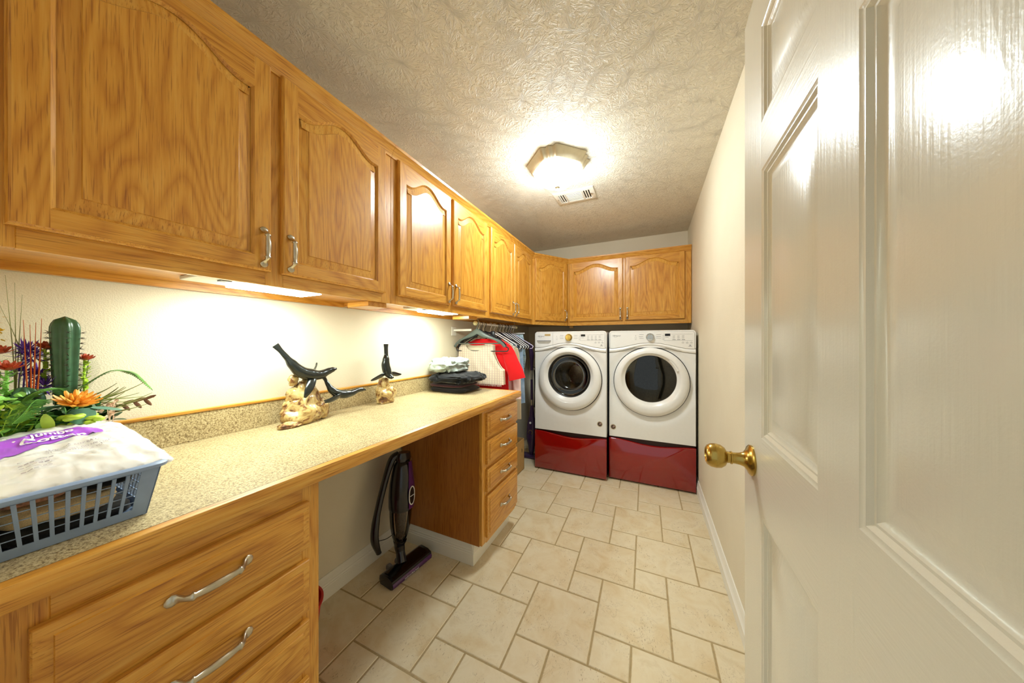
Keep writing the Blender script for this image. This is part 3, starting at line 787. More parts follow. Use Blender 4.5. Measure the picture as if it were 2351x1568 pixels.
        for k in range(14):
            a = 2*math.pi*k/14; m.tube([(dc.x+.237*math.cos(a), gy+.11, gz-.02+.237*math.sin(a)), (dc.x+.237*math.cos(a), gy+.44, gz-.02+.237*math.sin(a))], .006, 6)
        m.lathe([(.21, .44), (.12, .425), (.1, .405), (.04, .40), (.001, .398)], (dc.x, gy, gz-.02), (0, 1, 0), 36)
        m.build('drum', M_drum, th, angle=40)
    else:
        m = MB(); m.loops([[(dc.x+r*math.cos(2*math.pi*k/60), gy+h, gz+r*math.sin(2*math.pi*k/60)) for k in range(60)] for r, h in ((.206, -.003), (.19, -.006), (.1, -.009), (.01, -.010))], cap1=True); m.build('door_glass', M_glassd, dr, angle=60)
        m = MB(); m.lathe([(.214, .02), (.21, .05), (.23, .09), (.3, .1), (.3, .45), (.001, .47)], (dc.x, gy, gz-.02), (0, 1, 0), 48); m.build('drum', M_drum, th, angle=40)
        a0, a1 = .38, .86; m = MB()
        m.tube([(dc.x+.222*math.cos(a0+(a1-a0)*k/10), yf-.02, gz-.006+.222*math.sin(a0+(a1-a0)*k/10)) for k in range(11)], [(.004+.004*(1-k/10), .010) for k in range(11)], 8); m.build('door_grip', M_wht, dr)
    # round sticker
    sx = x1-.058 if kind == 'washing_machine' else x0+.038; sz = .507 if kind == 'washing_machine' else .478
    yk = yf+.0035
    m = MB(); m.lathe([(.024, 0), (.024, .0012), (.023, .0015)], (sx, yk, sz), (0, -1, 0), 28, cap1=True, mi=0); m.lathe([(.0175, .0016), (.017, .0022)], (sx, yk, sz), (0, -1, 0), 28, cap1=True, mi=1)
    for dx, dz_, w in ((-.004, .008, .016), (-.001, .002, .015), (-.009, -.003, .006), (-.003, -.006, .010)): m.box(sx+dx, sx+dx+w, yk-.003, yk-.0021, sz+dz_, sz+dz_+.0028, 0, 2)
    m.build('round_sticker', [plain('sticker_silver', srgb(176, 160, 128), .35), plain('sticker_dark', srgb(60, 40, 36), .5), plain('sticker_pink', srgb(226, 190, 170), .5)], th, smooth=False)
    return th, x0, x1
def pedestal(x0, yf, label):
    Wd = .684; x1 = x0+Wd; D = .76
    th = thing('storage_pedestal', label, 'pedestal', ((x0+x1)/2, yf+D/2, 0), 'red pedestals')
    zt = .3915
    m = MB(); m.box(x0+.004, x1-.004, yf+.03, yf+D, .012, zt, .004); m.build('body', plain('pedestal_dark_body', srgb(40, 10, 12), .4), th)
    m = MB(); n = 36
    tz = lambda t: .378-.004*t-.030*max(0, math.sin(math.pi*min(1, max(0, (t-.08)/.92))))**1.6*(1 if t < .62 else 1)
    rows = []
    for i, y in ((.0, yf+.035), (0, yf+.006), (.002, yf+.002), (.006, yf)):
        l = [(x0+i+(Wd-2*i)*k/n, y, tz(k/n)-i) for k in range(n+1)]+[(x1-i, y, .014+i), (x0+i, y, .014+i)]
        rows.append(l)
    m.loops(rows, cap0=True, cap1=True); m.build('drawer_front', M_red, th, angle=50)
    for sx in (x0+.05, x1-.05):
        for sy in (yf+.06, yf+D-.06): 
            m = MB(); m.lathe([(.018, .0005), (.02, .003), (.02, .012)], (sx, sy, 0), cap0=True, cap1=True, seg=14); m.build('foot', M_blk, th)
pedestal(-1.036, 2.755, 'glossy red storage pedestal under the washer with the amber dial')
pedestal(-.340, 2.825, 'glossy red storage pedestal under the dryer, next to the right wall')
appliance('washing_machine', -1.036, 2.755, 'white front-loading washer with amber dial and steel drum behind round glass, left of the pair')
appliance('tumble_dryer', -.340, 2.825, 'white front-loading dryer with dark smooth door glass and silver dial, beside the right wall')
# ------------------------------------------------------------------ carved sea lion sculptures on burl wood
def burl_mat():
    m, nt, b = nmat('burl_wood'); setp(b, rough=.3, coat=.5, coatr=.1)
    P = N(nt, 'ShaderNodeNewGeometry').outputs['Position']
    f = noi(nt, P, 22, 5, .6, 1.5)
    L(nt, ramp(nt, f, [(.3, srgb(66, 34, 16)), (.41, srgb(128, 80, 36)), (.5, srgb(190, 158, 96)), (.7, srgb(214, 196, 140))]), b.inputs['Base Color'])
    bump(nt, b, noi(nt, P, 90, 4, .6), .5, .004); return m
M_burl = burl_mat()
def burl(mb, c, sc, r, seed, seg=36, rough=.55):
    rg = 22; ls = []
    for i in range(1, rg):
        t = math.pi*i/rg; l = []
        for k in range(seg):
            a = 2*math.pi*k/seg; d = Vector((math.sin(t)*math.cos(a), math.sin(t)*math.sin(a), math.cos(t)))
            o = Vector((seed, seed*1.7, 3))
            q = r*(1+rough*.6*noise.noise(d*1.6+o)+rough*.35*abs(noise.noise(d*4+o))+.1*noise.noise(d*9+o))
            p = Vector(c)+Vector((d.x*sc[0], d.y*sc[1], d.z*sc[2]))*q
            p.z = max(p.z, .9105); l.append(p)
        ls.append(l)
    mb.loops(ls, 0, cap0=True, cap1=True)
def sea_lion(parent, spine, radii, flips, tail_up):
    mb = MB(); pts = crom(spine, 5); R = lerpl(radii, len(pts)); mb.tube(pts, [(a*1.22, b*1.25) for a, b in R], 14, up=(1, 0, 0))
    # splayed tail flippers
    t = (Vector(spine[0])-Vector(spine[1])).normalized(); s = t.cross(Vector(tail_up)).normalized(); p0 = Vector(spine[0])
    for fl, w in flips:
        f = crom(fl, 4); n = len(f)
        mb.tube(f, [(1.2*w*math.sin(math.pi*(.28+.68*i/(n-1)))**.7+.001, .0028+.004*(1-i/(n-1))) for i in range(n)], 10, up=(.2, 1, .1) if abs((f[-1]-f[0]).normalized().z) > .6 else (0.3, 0.2, 1))
    # ears and eyes
    h = Vector(spine[-2]); d = (Vector(spine[-1])-h).normalized(); sd = d.cross(Vector((0, 0, 1))).normalized()
    for k in (-1, 1): mb.ball(h+sd*k*radii[-2][0]*.95-d*.004, .0022, 8); mb.ball(h+d*.007+sd*k*radii[-2][0]*.72+Vector((0, 0, .003)), .0016, 8)
    return mb.build('sea_lion', M_bronze, parent, angle=70)
th = thing('sea_lion_sculpture', 'sculpture of two dark sea lions swimming over a large pale burl wood base', 'sculpture', (-1.335, .77, .91))
m = MB(); burl(m, (-1.335, .765, .955), (.75, 1.2, 1.0), .068, 3.1); burl(m, (-1.345, .762, 1.01), (.6, .85, 1.2), .06, 5.3); burl(m, (-1.34, .80, 1.0), (.6, .8, 1.3), .042, 15.3); burl(m, (-1.325, .835, .955), (.6, .7, .85), .045, 8.2); burl(m, (-1.30, .70, .918), (.6, 1.1, .35), .04, 2.2)
burl(m, (-1.345, .73, 1.09), (.5, .5, .6), .035, 9.2)
m.build('burl_base', M_burl, th, angle=80)
X = -1.32
sea_lion(th, [(X-.02, .663, 1.238), (X-.015, .681, 1.213), (X-.01, .700, 1.185), (X-.005, .718, 1.157), (X, .745, 1.126), (X+.005, .782, 1.110), (X+.01, .820, 1.106), (X+.01, .855, 1.118), (X+.012, .874, 1.124), (X+.013, .892, 1.127)],
  [(.004, .0105), (.005, .0078), (.010, .009), (.0165, .015), (.021, .019), (.0235, .021), (.016, .016), (.012, .012), (.0085, .0095), (.003, .004)],
  [([(X+.01, .79, 1.105), (X+.03, .77, 1.075), (X+.038, .752, 1.045), (X+.035, .742, 1.02)], .0125), ([(X-.01, .80, 1.11), (X-.035, .82, 1.12), (X-.05, .838, 1.138), (X-.055, .845, 1.155)], .011)], (1, 0, 0))
X = -1.305
sea_lion(th, [(X-.02, .842, 1.098), (X-.018, .852, 1.078), (X-.012, .860, 1.056), (X-.005, .872, 1.032), (X, .894, 1.014), (X+.005, .925, 1.005), (X+.008, .960, 1.005), (X+.01, .992, 1.014), (X+.012, 1.014, 1.014), (X+.013, 1.034, 1.010)],
  [(.003, .0085), (.004, .006), (.008, .008), (.013, .012), (.017, .015), (.018, .016), (.013, .013), (.0095, .0095), (.0075, .008), (.0025, .003)],
  [([(X+.01, .905, 1.005), (X+.025, .875, 1.0), (X+.03, .845, .993), (X+.03, .818, .988)], .010), ([(X-.005, .93, 1.0), (X-.02, .945, .992), (X-.03, .955, .982)], .009)], (1, 0, 0))
MB().tube(crom([(-1.315, .83, .985), (-1.31, .86, .99), (-1.305, .892, 1.005)], 3), .005, 8).build('support', M_bronze, th)
th = thing('sea_lion_sculpture', 'smaller sculpture of one dark sea lion diving head down onto a burl wood base', 'sculpture', (-1.345, 1.2, .91))
m = MB(); burl(m, (-1.345, 1.205, .952), (.75, 1.05, .95), .058, 12.4, rough=.6); burl(m, (-1.35, 1.198, 1.01), (.6, .75, .9), .042, 6.6, rough=.6)
m.build('burl_base', M_burl, th, angle=80)
X = -1.345
sea_lion(th, [(X-.005, 1.213, 1.238), (X-.005, 1.213, 1.212), (X-.003, 1.212, 1.18), (X, 1.208, 1.15), (X, 1.206, 1.12), (X+.004, 1.210, 1.092), (X+.01, 1.214, 1.072), (X+.022, 1.216, 1.058), (X+.034, 1.217, 1.052), (X+.046, 1.218, 1.050)],
  [(.004, .0135), (.005, .011), (.007, .010), (.014, .0155), (.018, .019), (.019, .020), (.017, .018), (.012, .013), (.009, .0095), (.003, .004)],
  [([(X+.005, 1.20, 1.075), (X+.01, 1.165, 1.064), (X+.012, 1.13, 1.054), (X+.012, 1.10, 1.046)], .010), ([(X+.005, 1.22, 1.073), (X, 1.26, 1.066), (X-.003, 1.295, 1.058), (X-.005, 1.325, 1.056)], .010)], (0, 1, 0))

# ------------------------------------------------------------------ laundry basket, clothes in it and bag of cotton
M_blue = plain('basket_blue', srgb(136, 156, 190), .45)
bx0, bx1, by0, by1 = -1.175, -.905, .062, .226; zb, zt = .9105, 1.008
th = thing('laundry_basket', 'pale blue plastic basket with open grid sides on the near end of the worktop', 'basket', ((bx0+bx1)/2, (by0+by1)/2, .91))
def fl(z): return .016*(z-zb)/(zt-zb)          # flare
m = MB(); e = lambda x, y, z, sx, sy: (x+sx*fl(z), y+sy*fl(z), z)
m.box(bx0+.002, bx1-.002, by0+.002, by1-.002, zb, zb+.004, .001)
def wallpanel(axis, val, a0, a1, sgn, ncol):
    """grid wall: axis 'x' means plane x=val spanning y"""
    def B(u0, u1, z0, z1, d0, d1):
        # sheared box following the flare
        vs = []
        for u in (u0, u1):
            for d in (d0, d1):
                for z in (z0, z1):
                    off = sgn*(fl(z)+d); uu = u+fl(z)*(2*(u-a0)/(a1-a0)-1)
                    vs.append(m.v((val+off, uu, z) if axis == 'x' else (uu, val+off, z)))
        for q in ((0,1,3,2),(4,6,7,5),(0,4,5,1),(2,3,7,6),(0,2,6,4),(1,5,7,3)): m.face([vs[i] for i in q])
    th_ = .0022; mar = .021; g0, g1 = a0+mar, a1-mar; zl, zh = zb+.016, zt-.010
    B(a0-.0, a1+.0, zb, zl, -th_, 0); B(a0, a1, zh, zt, -th_, 0); B(a0, g0, zl, zh, -th_, 0); B(g1, a1, zl, zh, -th_, 0)
    for i in range(1, ncol): u = g0+(g1-g0)*i/ncol; B(u-.0020, u+.0020, zl, zh, -th_, .0012)
    for i in range(1, 5): z = zl+(zh-zl)*i/5; B(g0, g1, z-.0007, z+.0007, -th_, -.0006)
wallpanel('x', bx1, by0, by1, 1, 9); wallpanel('x', bx0, by0, by1, -1, 9); wallpanel('y', by1, bx0, bx1, 1, 15); wallpanel('y', by0, bx0, bx1, -1, 15)
m.build('basket_body', M_blue, th, smooth=False)
def rrect(x0, x1, y0, y1, r, z, n=6):
    pts = []
    for cx, cy, a0 in ((x1-r, y1-r, 0), (x0+r, y1-r, 90), (x0+r, y0+r, 180), (x1-r, y0+r, 270)):
        for k in range(n+1): a = math.radians(a0+90*k/n); pts.append((cx+r*math.cos(a), cy+r*math.sin(a), z))
    return pts
m = MB(); q = lambda i, z: rrect(bx0-.016-i, bx1+.016+i, by0-.014-i if by0-.014-i > .036 else .036, by1+.016+i, .022, z)
m.loops([q(-.003, zt-.004), q(.003, zt-.006), q(.0095, zt-.005), q(.0105, zt+.001), q(.006, zt+.004), q(.0, zt+.004), q(-.004, zt+.001), q(-.003, zt-.004)]); m.build('rim', M_blue, th, angle=60)
# corner posts
m = MB()
for x, y, sx, sy in ((bx1, by1, 1, 1), (bx0, by1, -1, 1), (bx1, by0, 1, -1), (bx0, by0, -1, -1)):
    m = MB(); m.tube([e(x-sx*.004, y-sy*.004, z, sx, sy) for z in (zb, (zb+zt)/2, zt)], .0042, 10); m.build('corner_post', M_blue, th)

def cloth_lump(name, mat, x0, x1, y0, y1, z0, z1, seed, label, cat, group=None, amp=.5, freq=2.4, n=40, pw=.45, rot=0, folds=0, parent=None):
    """crumpled cloth: squarish lump with ridged folds, flat underneath"""
    cx, cy, cz = (x0+x1)/2, (y0+y1)/2, z0; hx, hy, hz = (x1-x0)/2, (y1-y0)/2, z1-z0
    mb = MB(); ls = []; ca, sa = math.cos(rot), math.sin(rot)
    R = 26
    def sp(v, p): return math.copysign(abs(v)**p, v)
    for i in range(1, R):
        t = math.pi*i/R; l = []
        for k in range(n*2):
            a = math.pi*k/n
            dx, dy, dz = sp(math.sin(t), pw)*sp(math.cos(a), pw), sp(math.sin(t), pw)*sp(math.sin(a), pw), sp(math.cos(t), .7)
            o = Vector((seed*1.3, seed*2.1, seed)); q = Vector((dx*hx, dy*hy, dz*hz))*(freq/.1)
            w = noise.noise(q*.5+o); rg = 1-abs(noise.noise(q*.7+o*1.1+Vector((w, w, w))*1.5))*2
            if folds: rg = .5*rg+.7*math.sin((dz*hz)*folds+w*3+dx*1.2)
            k_ = amp*(rg*.5+w*.6)
            nx, ny, nz = math.sin(t)*math.cos(a), math.sin(t)*math.sin(a), math.cos(t)
            s = min(hx, hy, hz)
            px, py, pz = dx*hx+nx*k_*s*.5, dy*hy+ny*k_*s*.5, hz*.5*(dz+1)+nz*k_*s*.35
            X_, Y_ = px*ca-py*sa, px*sa+py*ca
            l.append((cx+X_, cy+Y_, max(z0, cz+pz)))
        ls.append(l)
    mb.loops(ls, 0, cap0=True, cap1=True)
    h = mb.build(name, mat, parent, angle=80)
    if label: tag(h, label, cat, group)
    return h
M_tancl = fabric('tan_cloth', srgb(240, 212, 164), 700); M_black = fabric('black_cloth', srgb(30, 30, 34), 700, .3); M_pinkk = fabric('salmon_knit', srgb(196, 140, 112), 260, .3)
cloth_lump('folded_cloth', M_black, bx0+.02, bx1-.006, .073, .216, .9155, .938, 1, 'black cloth at the bottom of the pale blue basket', 'clothing', amp=.6)
cloth_lump('folded_cloth', M_tancl, bx0+.03, bx1-.016, .08, .2, .940, .974, 2.4, 'tan cloth crumpled inside the pale blue basket', 'clothing', amp=.75, freq=6)
cloth_lump('folded_cloth', M_pinkk, bx0+.03, bx1-.010, .073, .145, .981, .996, 7, 'ribbed salmon knit on top of the tan cloth inside the blue basket', 'clothing', amp=.4)
cloth_lump('folded_cloth', M_black, bx0+.03, bx1-.014, .155, .218, .975, .996, 9, 'black cloth beside the salmon knit inside the blue basket', 'clothing', amp=.4)

# bag of cotton balls
M_film = plain('clear_film', srgb(244, 242, 240), .16, .015, coat=.7)
M_cot = plain('cotton_white', srgb(240, 236, 228), .9)
M_purple = plain('bag_purple', srgb(176, 92, 226), .3, coat=.4)
M_prw = plain('bag_print_white', srgb(246, 244, 248), .4); M_prg = plain('bag_print_grey', srgb(172, 160, 172), .5)
GX0, GX1, GY0, GY1 = -1.205, -.888, .058, .262
def bagz(x, y, top=True):
    u = (x-(GX0+GX1)/2)/((GX1-GX0)/2); v = (y-(GY0+GY1)/2)/((GY1-GY0)/2)
    base = 1.0165+.012*(-u)+.0
    e = max(0, (1-abs(u)**2.6))*max(0, (1-abs(v)**2.6)); e = e**.42
    n_ = noise.noise(Vector((x*17, y*17, 1.3)))*.7+noise.noise(Vector((x*38, y*38, 4)))*.3
    wr = (1-abs(noise.noise(Vector((x*30+y*18, y*44-x*12, 7.7)))))**5+.8*(1-abs(noise.noise(Vector((x*16-y*30, y*20+x*22, 2.7)))))**9
    if top: return base+e*(.038+.012*n_-.014*u)+.0035*wr*min(1, e*1.5)
    return base-e*.0005
m = MB(); nx, ny = 64, 48
def bagxy(i, j):
    u, v = -1+2*i/nx, -1+2*j/ny
    w = .004*math.sin(i*.9)*abs(v)**6; w2 = .004*math.sin(j*1.1+1)*abs(u)**6
    return (GX0+GX1)/2+u*(GX1-GX0)/2*(1-.05*abs(v)**4)+w2, (GY0+GY1)/2+v*(GY1-GY0)/2*(1-.05*abs(u)**4)+w
g1 = [[m.v((*bagxy(i, j), bagz(*bagxy(i, j)))) for j in range(ny+1)] for i in range(nx+1)]
g2 = [[m.v((*bagxy(i, j), bagz(*bagxy(i, j), False)-.0005)) for j in range(ny+1)] for i in range(nx+1)]
for i in range(nx):
    for j in range(ny):
        m.face([g1[i][j], g1[i+1][j], g1[i+1][j+1], g1[i][j+1]]); m.face([g2[i][j], g2[i][j+1], g2[i+1][j+1], g2[i+1][j]])
for i in range(nx): m.face([g1[i][0], g2[i][0], g2[i+1][0], g1[i+1][0]]); m.face([g1[i][ny], g1[i+1][ny], g2[i+1][ny], g2[i][ny]])
for j in range(ny): m.face([g1[0][j], g1[0][j+1], g2[0][j+1], g2[0][j]]); m.face([g1[nx][j], g2[nx][j], g2[nx][j+1], g1[nx][j+1]])
bag = tag(m.build('cotton_bag', M_film, angle=80), 'clear plastic bag of white cotton with purple label, lying on the blue basket', 'bag')
def onbag(x, y, d=.0012): return (x, y, bagz(x, y)+d)
m = MB(); n = 40
for j in range(n):
    def band(t): # swoosh from left to right
        y = .066+.140*t; c = -1.012-.088*math.sin(math.pi*min(1, t*.62+.08))*.9; h = .004+.038*math.sin(math.pi*min(1, t*.78+.20))**.7
        return y, c-h, c+h
    (ya, a0, a1), (yb_, b0, b1) = band(j/n), band((j+1)/n)
    for k in range(8):
        s0, s1 = k/8, (k+1)/8
        m.poly([onbag(a0+(a1-a0)*s0, ya), onbag(a0+(a1-a0)*s1, ya), onbag(b0+(b1-b0)*s1, yb_), onbag(b0+(b1-b0)*s0, yb_)])
m.build('purple_label', M_purple, bag, angle=80, keep=True)
m = MB()
text_into(m, 'Jumbo', .026, (0, 0, 0), (1, 0, 0), (0, 1, 0), fn=lambda a, b: onbag(-1.086-b*.8, .125+a*.72, .0034), offset=.0006)
text_into(m, 'Cotton', .034, (0, 0, 0), (1, 0, 0), (0, 1, 0), fn=lambda a, b: onbag(-1.062-b*.8, .112+a*.72, .0034), offset=.001)
m.build('label_lettering', M_prw, bag, smooth=False)
m = MB()
text_into(m, 'WARNING: KEEP BAG AWAY', .0058, (0, 0, 0), (1, 0, 0), (0, 1, 0), fn=lambda a, b: onbag(-1.012-b, .13+a, .002))
text_into(m, 'FROM BABIES. DO NOT USE', .0058, (0, 0, 0), (1, 0, 0), (0, 1, 0), fn=lambda a, b: onbag(-1.002-b, .13+a, .002))
text_into(m, 'THIS BAG IS NOT A TOY', .0058, (0, 0, 0), (1, 0, 0), (0, 1, 0), fn=lambda a, b: onbag(-.992-b, .13+a, .002))
for k in range(5):
    y0_, y1_ = .10, .135-.004*(k % 2)
    for q_ in range(6): 
        a, b_ = y0_+(y1_-y0_)*q_/6, y0_+(y1_-y0_)*(q_+.8)/6; x = -.975+.008*k
        m.poly([onbag(x, a, .002), onbag(x+.0016, a, .002), onbag(x+.0016, b_, .002), onbag(x, b_, .002)])
m.build('label_small_print', M_prg, bag, smooth=False)

# ------------------------------------------------------------------ flower arrangement
G = lambda n, c, r=.45: plain(n, srgb(*c), r, .15, 60)
g_dk, g_md, g_lt, g_bl, g_yl = G('leaf_dark', (40, 84, 40)), G('leaf_mid', (84, 134, 52)), G('leaf_light', (140, 196, 92)), G('leaf_bluegreen', (82, 124, 104)), G('leaf_lime', (176, 206, 64))
f_or, f_rd, f_pu, f_ye, f_pk = G('petal_orange', (240, 168, 60)), G('petal_rust', (186, 78, 44)), G('petal_purple', (112, 68, 190)), G('petal_yellow', (228, 184, 40)), G('petal_blush', (232, 196, 170))
g_cac = G('cactus_green', (52, 88, 60), .28); g_br = G('stem_brown', (120, 70, 40)); f_blade = G('blade_orange', (214, 104, 48))
fa = thing('flower_arrangement', 'artificial arrangement of cactus, succulents, ferns and purple flowers in a low pot', 'plant', (-1.30, .165, .91))
def leaf(mb, p, d, up, ln, w, th_=.0012, mi=0, curl=.15, n=6, tip=1.0):
    """pointed thick leaf from p in direction d"""
    d, up, p = Vector(d).normalized(), Vector(up), Vector(p); up = (up-d*up.dot(d)); up = up.normalized() if up.length > 1e-5 else d.orthogonal().normalized()
    s = d.cross(up); ls = []
    for i in range(n+1):
        t = i/n; ww = w*math.sin(math.pi*(.12+.86*t))**tip; c = p+d*(ln*t)+up*(curl*ln*t*t)
        ls.append([c-s*ww, c+up*th_*(1-t*.7), c+s*ww, c-up*th_*(1-t*.7)])
    mb.loops(ls, mi, cap0=True, cap1=True)
def rosette(mb, c, r, rings, axis=(0, 0, 1), w=.3, mi=0, th_=.004, seed=0, open_=1.2):
    ax = Vector(axis).normalized(); u = ax.orthogonal().normalized(); v = ax.cross(u); rr = random.Random(seed); c = Vector(c)
    for k, (nn, tilt, ln) in enumerate(rings):
        for i in range(nn):
            a = 2*math.pi*(i+.5*(k % 2))/nn+rr.uniform(-.15, .15); d = (u*math.cos(a)+v*math.sin(a))*math.cos(tilt)+ax*math.sin(tilt)
            leaf(mb, c+ax*(k*r*.04), d, ax, ln*r, ln*r*w, th_, mi, curl=.3, tip=.38)
def fern(mb, path, ln, mi=0, w=.0062, n=34):
    pts = crom(path, 10); m_ = len(pts); mb.tube(pts, .0009, 5, mi)
    for i in range(n):
        f = .06+.92*i/n; k = min(int(f*(m_-1)), m_-2); p = pts[k].lerp(pts[k+1], f*(m_-1)-k); t = (pts[k+1]-pts[k]).normalized()
        s = t.cross(Vector((0, 0, 1)));  s = s.normalized() if s.length > .1 else Vector((0, 1, 0)); L_ = ln*math.sin(math.pi*(.15+.83*f))**.7
        for q_ in (-1, 1): leaf(mb, p, s*q_+t*.35-Vector((0, 0, .25)), (0, 0, 1), L_, w*.5, .0004, mi, n=3)
# pot
m = MB(); m.lathe([(.05, .0005), (.075, .0005), (.088, .02), (.094, .055), (.09, .062), (.08, .058), (.0, .05)], (-1.315, .155, .91), seg=32); m.build('pot', plain('woven_tan_pot', srgb(188, 150, 92), .8, .3, 200), fa)
# leafy filler
rr = random.Random(4)
def filler(name, mat, cen, spread, n, ln, w, seed, th_=.001):
    r_ = random.Random(seed); mb = MB()
    for i in range(n):
        a = r_.uniform(0, 2*math.pi); rad = r_.random()**.6; c = Vector(cen)+Vector((math.cos(a)*spread[0]*rad, math.sin(a)*spread[1]*rad, r_.uniform(-1, 1)*spread[2]))
        c.x = max(c.x, XL+.035); c.y = max(c.y, .05)
        d = Vector((r_.uniform(-.6, 1), r_.uniform(-.6, 1), r_.uniform(-.2, .9)))
        if c.x+d.normalized().x*ln < XL+.02: d.x = abs(d.x)
        if c.y+d.normalized().y*ln < .04: d.y = abs(d.y)
        leaf(mb, c, d, (0, 0, 1), ln*r_.uniform(.6, 1.2), w*r_.uniform(.7, 1.2), th_, curl=r_.uniform(-.3, .3), tip=.6)
        if i % 3 == 0: mb.tube([c, Vector((c.x*.6+cen[0]*.4, c.y*.6+cen[1]*.4, c.z-.03))], .0008, 5)
    mb.build(name, mat, fa, angle=70)
filler('dark_foliage', g_dk, (-1.30, .155, 1.04), (.10, .11, .04), 260, .035, .010, 1)
filler('green_foliage', g_md, (-1.25, .135, 1.065), (.07, .075, .035), 150, .022, .008, 2)
filler('light_round_leaves', g_lt, (-1.235, .105, 1.10), (.05, .05, .04), 130, .014, .0075, 3)
filler('lime_foliage', g_yl, (-1.205, .10, 1.085), (.04, .04, .03), 50, .02, .007, 18)
filler('leafy_cluster', g_lt, (-1.20, .12, 1.07), (.03, .05, .02), 90, .016, .007, 19)
filler('light_foliage', g_lt, (-1.22, .16, 1.055), (.05, .07, .015), 60, .024, .008, 8)
# tall ribbed cactus
def cactus(mb, c, h, r, nr=6, mi=0):
    seg = nr*6; ls = []; c = Vector(c)
    for i in range(25):
        t = i/24; z = h*t; R = r*(.76+.32*t) if t < .85 else r*1.032*math.sqrt(max(0.0006, 1-((t-.85)/.15)**2))
        ls.append([c+Vector((R*(1+.17*math.cos(nr*a))*math.cos(a), R*(1+.17*math.cos(nr*a))*math.sin(a), z)) for a in [2*math.pi*k/seg for k in range(seg)]])
    mb.loops(ls, mi, cap1=True)
cb = (-1.285, .192, 1.10)
m = MB(); cactus(m, cb, .212, .0195); cact = m.build('cactus', g_cac, fa, angle=80)
m = MB(); r_ = random.Random(3)
for k in range(6):
    a = 2*math.pi*k/6
    for i in range(12):
        z = .03+.155*i/12; R = .0195*(.76+.32*z/.212)*1.17; p = Vector(cb)+Vector((R*math.cos(a), R*math.sin(a), z))
        for j in range(5):
            d = Vector((math.cos(a)+r_.uniform(-.7, .7), math.sin(a)+r_.uniform(-.7, .7), r_.uniform(-.6, .6))).normalized(); m.tube([p, p+d*.009], [.0007, .0001], 4)
m.build('spines', plain('spine_dark', srgb(70, 56, 44), .6), cact, smooth=False)
m = MB(); ls = []; c0 = Vector((-1.27, .138, 1.115))
for i in range(14):
    t = math.pi*(i+.5)/14*.62; R = .024*math.sin(t); ls.append([c0+Vector((R*(1+.16*math.cos(8*a))*math.cos(a), R*(1+.16*math.cos(8*a))*math.sin(a), .034*math.cos(t))) for a in [2*math.pi*k/48 for k in range(48)]])
m.loops(ls, cap0=True); m.build('round_cactus', g_cac, fa, angle=80)
# orange rosette, with smaller rust ones
m = MB(); rosette(m, (-1.19, .192, 1.108), .036, [(11, .15, 1), (9, .45, .88), (7, .8, .7), (5, 1.15, .5)], (.45, .1, .9), .14, th_=.006); m.build('orange_rosette', f_or, fa, angle=80)
for i, (c, r, s) in enumerate([((-1.30, .168, 1.235), .02, 1), ((-1.30, .222, 1.205), .018, 2), ((-1.26, .118, 1.19), .024, 3), ((-1.30, .112, 1.225), .022, 4)]):
    m = MB(); rosette(m, c, r, [(8, .3, 1), (6, .75, .8), (4, 1.1, .55)], (.3, .1, .9), .2, th_=.002, seed=s); m.build('rust_rosette', f_rd, fa, angle=80)
    m = MB(); c = Vector(c); m.tube([c-Vector((0, 0, .11)), c-Vector((.004, 0, .05)), c], .0022, 7); r_ = random.Random(i+30)
    for k in range(20): a = r_.uniform(0, 6.3); m_p = c-Vector((0, 0, .01+.07*k/20)); leaf(m, m_p, (math.cos(a), math.sin(a), .5), (0, 0, 1), .014, .004, .001)
    m.build('rosette_stem', g_yl if i < 2 else g_lt, fa, angle=70)
# purple flower sprays
for c, s in (((-1.31, .152, 1.215), 5), ((-1.31, .146, 1.23), 15), ((-1.315, .160, 1.17), 6), ((-1.255, .082, 1.15), 7), ((-1.31, .138, 1.18), 11), ((-1.29, .165, 1.145), 12)):
    m = MB(); r_ = random.Random(s)
    for k in range(70):
        d = Vector((r_.uniform(-1, 1), r_.uniform(-1, 1), r_.uniform(-.6, 1))).normalized(); p = Vector(c)+d*.006
        leaf(m, p, d, (0, 0, 1), r_.uniform(.012, .028), .0018, .0008)
    m.tube([Vector(c), Vector(c)-Vector((0, .004, .09))], .0014, 6); m.build('purple_flower', f_pu, fa, angle=80)
m = MB(); r_ = random.Random(9)
for k in range(60): leaf(m, (-1.33+r_.uniform(-.02, .02), .108+r_.uniform(-.012, .012), 1.27+r_.uniform(-.06, .05)), (r_.uniform(-1, 1), r_.uniform(-1, 1), r_.uniform(-.5, 1)), (0, 0, 1), .008, .003, .0006)
m.tube([(-1.32, .11, 1.1), (-1.33, .108, 1.3)], .001, 5); m.build('yellow_flower', f_ye, fa, angle=80)
# grass blades
m = MB()
for x, y, z in ((-1.30, .141, 1.30), (-1.29, .155, 1.295), (-1.30, .149, 1.29), (-1.295, .163, 1.305)):
    m.tube(crom([(-1.262, .146+(y-.15)*.3, 1.08), (-1.275, .148+(y-.15)*.7, 1.18), (x, y, z)], 8), lerpl([(.0042, .0016), (.0032, .0012), (.0007, .0004)], 17), 6, up=(1, 0, 0))
m.build('orange_blades', f_blade, fa)
m = MB()
for x, y, z, s in ((-1.31, .121, 1.40, 0), (-1.31, .132, 1.385, 1), (-1.33, .143, 1.36, 2), (-1.33, .115, 1.34, 3)):
    m.tube(crom([(-1.29, .13, 1.10), (-1.30, .129+.003*s, 1.22), (x, y, z)], 8), lerpl([(.0024, .0008), (.0022, .0008), (.0004, .0003)], 17), 6, up=(1, 0, 0))
m.build('green_blades', G('blade_olive', (140, 142, 84)), fa)
